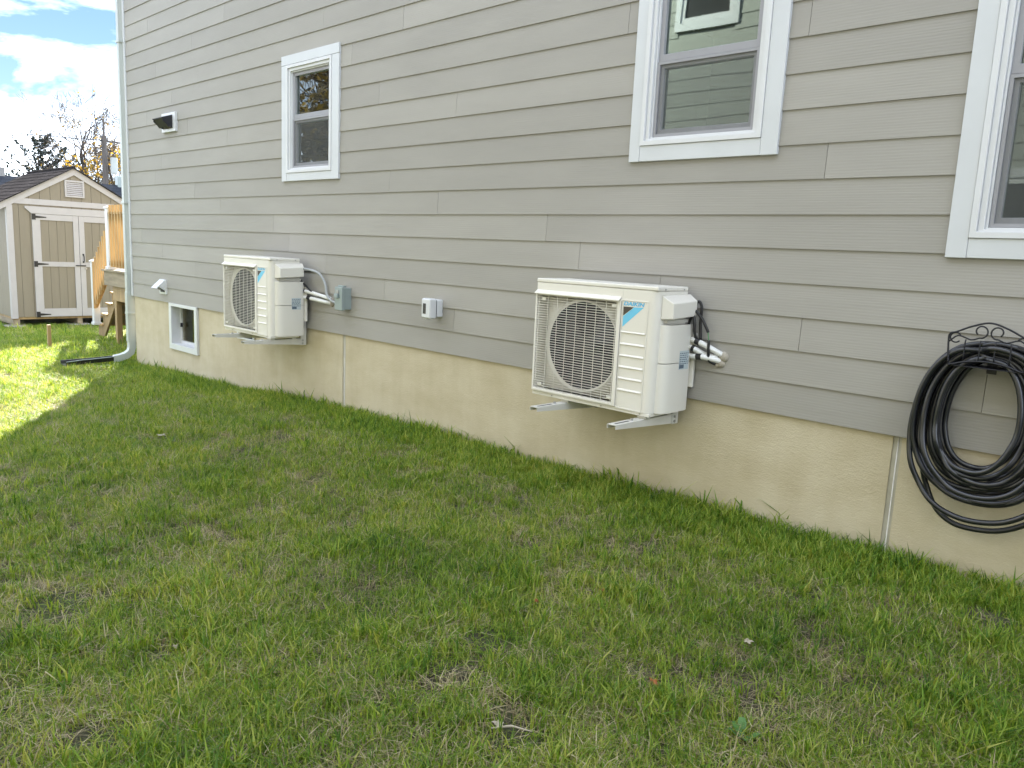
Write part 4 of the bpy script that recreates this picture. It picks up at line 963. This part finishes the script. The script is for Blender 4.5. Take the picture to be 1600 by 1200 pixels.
for (n, x0, x1, y0, y1, sc_) in ((72000,-5,1.2,-4.6,-.012,1.0), (58000,-11.2,-5,-6,-.012,1.05), (52000,-20,-11.2,-6.5,4.5,1.25), (12000,-36,-20,-10,12,1.9), (3000,-5,1.2,-5.4,-4.6,1.0)):
    x, y = scatter(n, x0, x1, y0, y1)
    dens = fbm(x, y, 2.2, 40); fine = fbm(x, y, 7.0, 50)
    keep = np.ones(n, bool)
    for (bx, by, br_) in bare:
        d = np.hypot(x-bx, (y-by)) + .06*(fbm(x, y, 14, 60)-.5)*2; keep &= ~((d < br_) & (rng.uniform(size=n) < .80))
    keep &= rng.uniform(size=n) < np.clip(.56 + .8*(dens-.4) + 1.4*(fine-.45), .14, 1) + np.clip(.5+y*1.2, 0, 1)*(x > -11)
    keep &= ~((x < -11) & (x > -14.4) & (y > .95)); keep &= ~((x < SX+.02) & (x > SX-SD) & (y > sy0-.02) & (y < sy1)); keep &= ~((x > -11.0) & (y > -.012))
    x, y, dens, fine = x[keep], y[keep], dens[keep], fine[keep]; k = len(x)
    wall = np.clip(1 + y/.55, 0, 1)*(x > -11.05)
    u = rng.uniform(size=k); dry = np.clip(.27 - .50*dens + .48*(1-fine) - .8*wall - .14*(x < -11), .03, .55)
    idx = np.where(u < dry, rng.integers(5,7,k), np.where(rng.uniform(size=k) < .11 + .75*wall + .5*(fbm(x,y,5,77) > .62), rng.integers(3,5,k), rng.integers(0,3,k)))
    idx = np.where((rng.uniform(size=k) < .025) & (wall < .3), 7, idx)
    s = sc_*rng.uniform(.7,1.3,k)*(.85+.5*dens)*(1+.10*wall)*np.where(rng.uniform(size=k) < .05*(y > -.12), 1.7, 1.0)
    PX.append(x); PY.append(y); PS.append(s); PI_.append(idx)
PX, PY, PS, PI_ = map(np.concatenate, (PX, PY, PS, PI_)); PZ = gz(PX, PY)
gme = bpy.data.meshes.new('grass'); gme.vertices.add(len(PX)); gme.vertices.foreach_set('co', np.stack([PX,PY,PZ],1).ravel())
rot = np.stack([rng.normal(0,.12,len(PX)), rng.normal(0,.12,len(PX)), rng.uniform(0,6.283,len(PX))], 1)
a_ = gme.attributes.new('rot','FLOAT_VECTOR','POINT'); a_.data.foreach_set('vector', rot.ravel())
a_ = gme.attributes.new('scl','FLOAT','POINT'); a_.data.foreach_set('value', PS)
a_ = gme.attributes.new('idx','INT','POINT'); a_.data.foreach_set('value', PI_.astype(np.int32))
gob = bpy.data.objects.new('grass', gme); C.objects.link(gob); tag(gob, 'patchy green lawn grass with dry straw thatch', 'grass', kind='stuff')
ng = bpy.data.node_groups.new('lawn_scatter','GeometryNodeTree')
ng.interface.new_socket('Geometry', in_out='INPUT', socket_type='NodeSocketGeometry'); ng.interface.new_socket('Geometry', in_out='OUTPUT', socket_type='NodeSocketGeometry')
N_ = ng.nodes.new; gi = N_('NodeGroupInput'); gq = N_('NodeGroupOutput'); io = N_('GeometryNodeInstanceOnPoints'); ci = N_('GeometryNodeCollectionInfo')
ci.inputs['Collection'].default_value = tc_; ci.inputs['Separate Children'].default_value = True; ci.inputs['Reset Children'].default_value = True
def named(nm, ty): q = N_('GeometryNodeInputNamedAttribute'); q.data_type = ty; q.inputs['Name'].default_value = nm; return q.outputs['Attribute']
K = ng.links.new
K(gi.outputs[0], io.inputs['Points']); K(ci.outputs['Instances'], io.inputs['Instance']); io.inputs['Pick Instance'].default_value = True
K(named('idx','INT'), io.inputs['Instance Index']); K(named('rot','FLOAT_VECTOR'), io.inputs['Rotation']); K(named('scl','FLOAT'), io.inputs['Scale']); K(io.outputs[0], gq.inputs[0])
md = gob.modifiers.new('scatter','NODES'); md.node_group = ng

# ------------------------------------------------------------------ litter and weeds on the lawn
random.seed(14)
def leaf(x, y, mat, label, s, group='fallen leaves on the lawn', lift=.035):
    z = gzf(x, y) + lift; mb = MB(); n = 14; a0 = random.uniform(0, 6.28); vs = [(x, y, z+.004)]
    for k in range(n):
        q = a0 + 2*math.pi*k/n; rr = s*(1.0 if k % 2 == 0 else .55)*random.uniform(.75,1.1); vs.append((x+rr*math.cos(q), y+rr*math.sin(q)*.8, z + random.uniform(-.004,.014)))
    mb.add(vs, [(0, k+1, (k+1) % n + 1) for k in range(n)])
    vs2 = [(a, b, c-.001) for a, b, c in vs]; mb.add(vs2, [(0, (k+1) % n + 1, k+1) for k in range(n)])
    o = mb.build('fallen_leaf', M[mat], None, org=(x, y, z)); tag(o, label, 'leaf', group)
leaf(-1.38, -1.85, 'leafo', 'bright orange fallen leaf lying in open lawn below the nearer condenser', .022)
leaf(-2.10, -1.67, 'leafo', 'small rusty fallen leaf, leftmost of the orange ones mid-lawn', .018)
leaf(-1.97, -1.38, 'leafo', 'rust-red fallen leaf closest to the foundation below the condenser', .018)
leaf(-1.29, -1.34, 'leafpale', 'pale tan fallen leaf right of the orange ones', .022)
leaf(-1.60, -2.40, 'leafpale', 'pale dry fallen leaf on the bare soil at the bottom centre', .030, lift=.02)
leaf(-6.05, -1.66, 'leafpale', 'whitish dry fallen leaf on the bare patch far up the lawn', .05, lift=.04)
leaf(-2.80, -2.93, 'leafpale', 'whitish fallen leaf scrap at the lower left of the lawn', .018)
tw = MB().tube([(-1.60,-2.43,gzf(-1.6,-2.43)+.02),(-1.56,-2.38,gzf(-1.56,-2.38)+.026),(-1.50,-2.345,gzf(-1.5,-2.345)+.02)], [.003,.004,.002], 6).build('twig', M['leafpale'], None, org=(-1.55,-2.38,gzf(-1.55,-2.38)))
tag(tw, 'pale dry twig on bare soil at the bottom centre of the lawn', 'twig')
wd = thing('broadleaf_weed', (-1.02, -1.88, gzf(-1.02,-1.88)), 'small broad-leaved green weed at the bottom of the lawn', 'weed')
for k, (a, l_, zz) in enumerate(((2.2,.048,.048),(.4,.045,.035),(4.0,.045,.04),(5.3,.05,.035),(3.1,.038,.045))):
    mb = MB(); b = Vector((-1.02,-1.88,gzf(-1.02,-1.88))); d = Vector((math.cos(a),math.sin(a),0)); s = Vector((-d.y,d.x,0))
    vs = [b+Vector((0,0,.01))]
    for t_, w_ in ((.4,.35),(.75,.5),(1.0,.34)): vs += [b+d*l_*t_+s*l_*w_*.6+Vector((0,0,zz*t_)), b+d*l_*t_-s*l_*w_*.6+Vector((0,0,zz*t_))]
    vs.append(b+d*l_*1.12+Vector((0,0,zz*.95)))
    mb.add(vs, [(0,2,1),(1,2,4,3),(3,4,6,5),(5,6,7)]).build('leaf', M['weed'], wd, smooth=True)
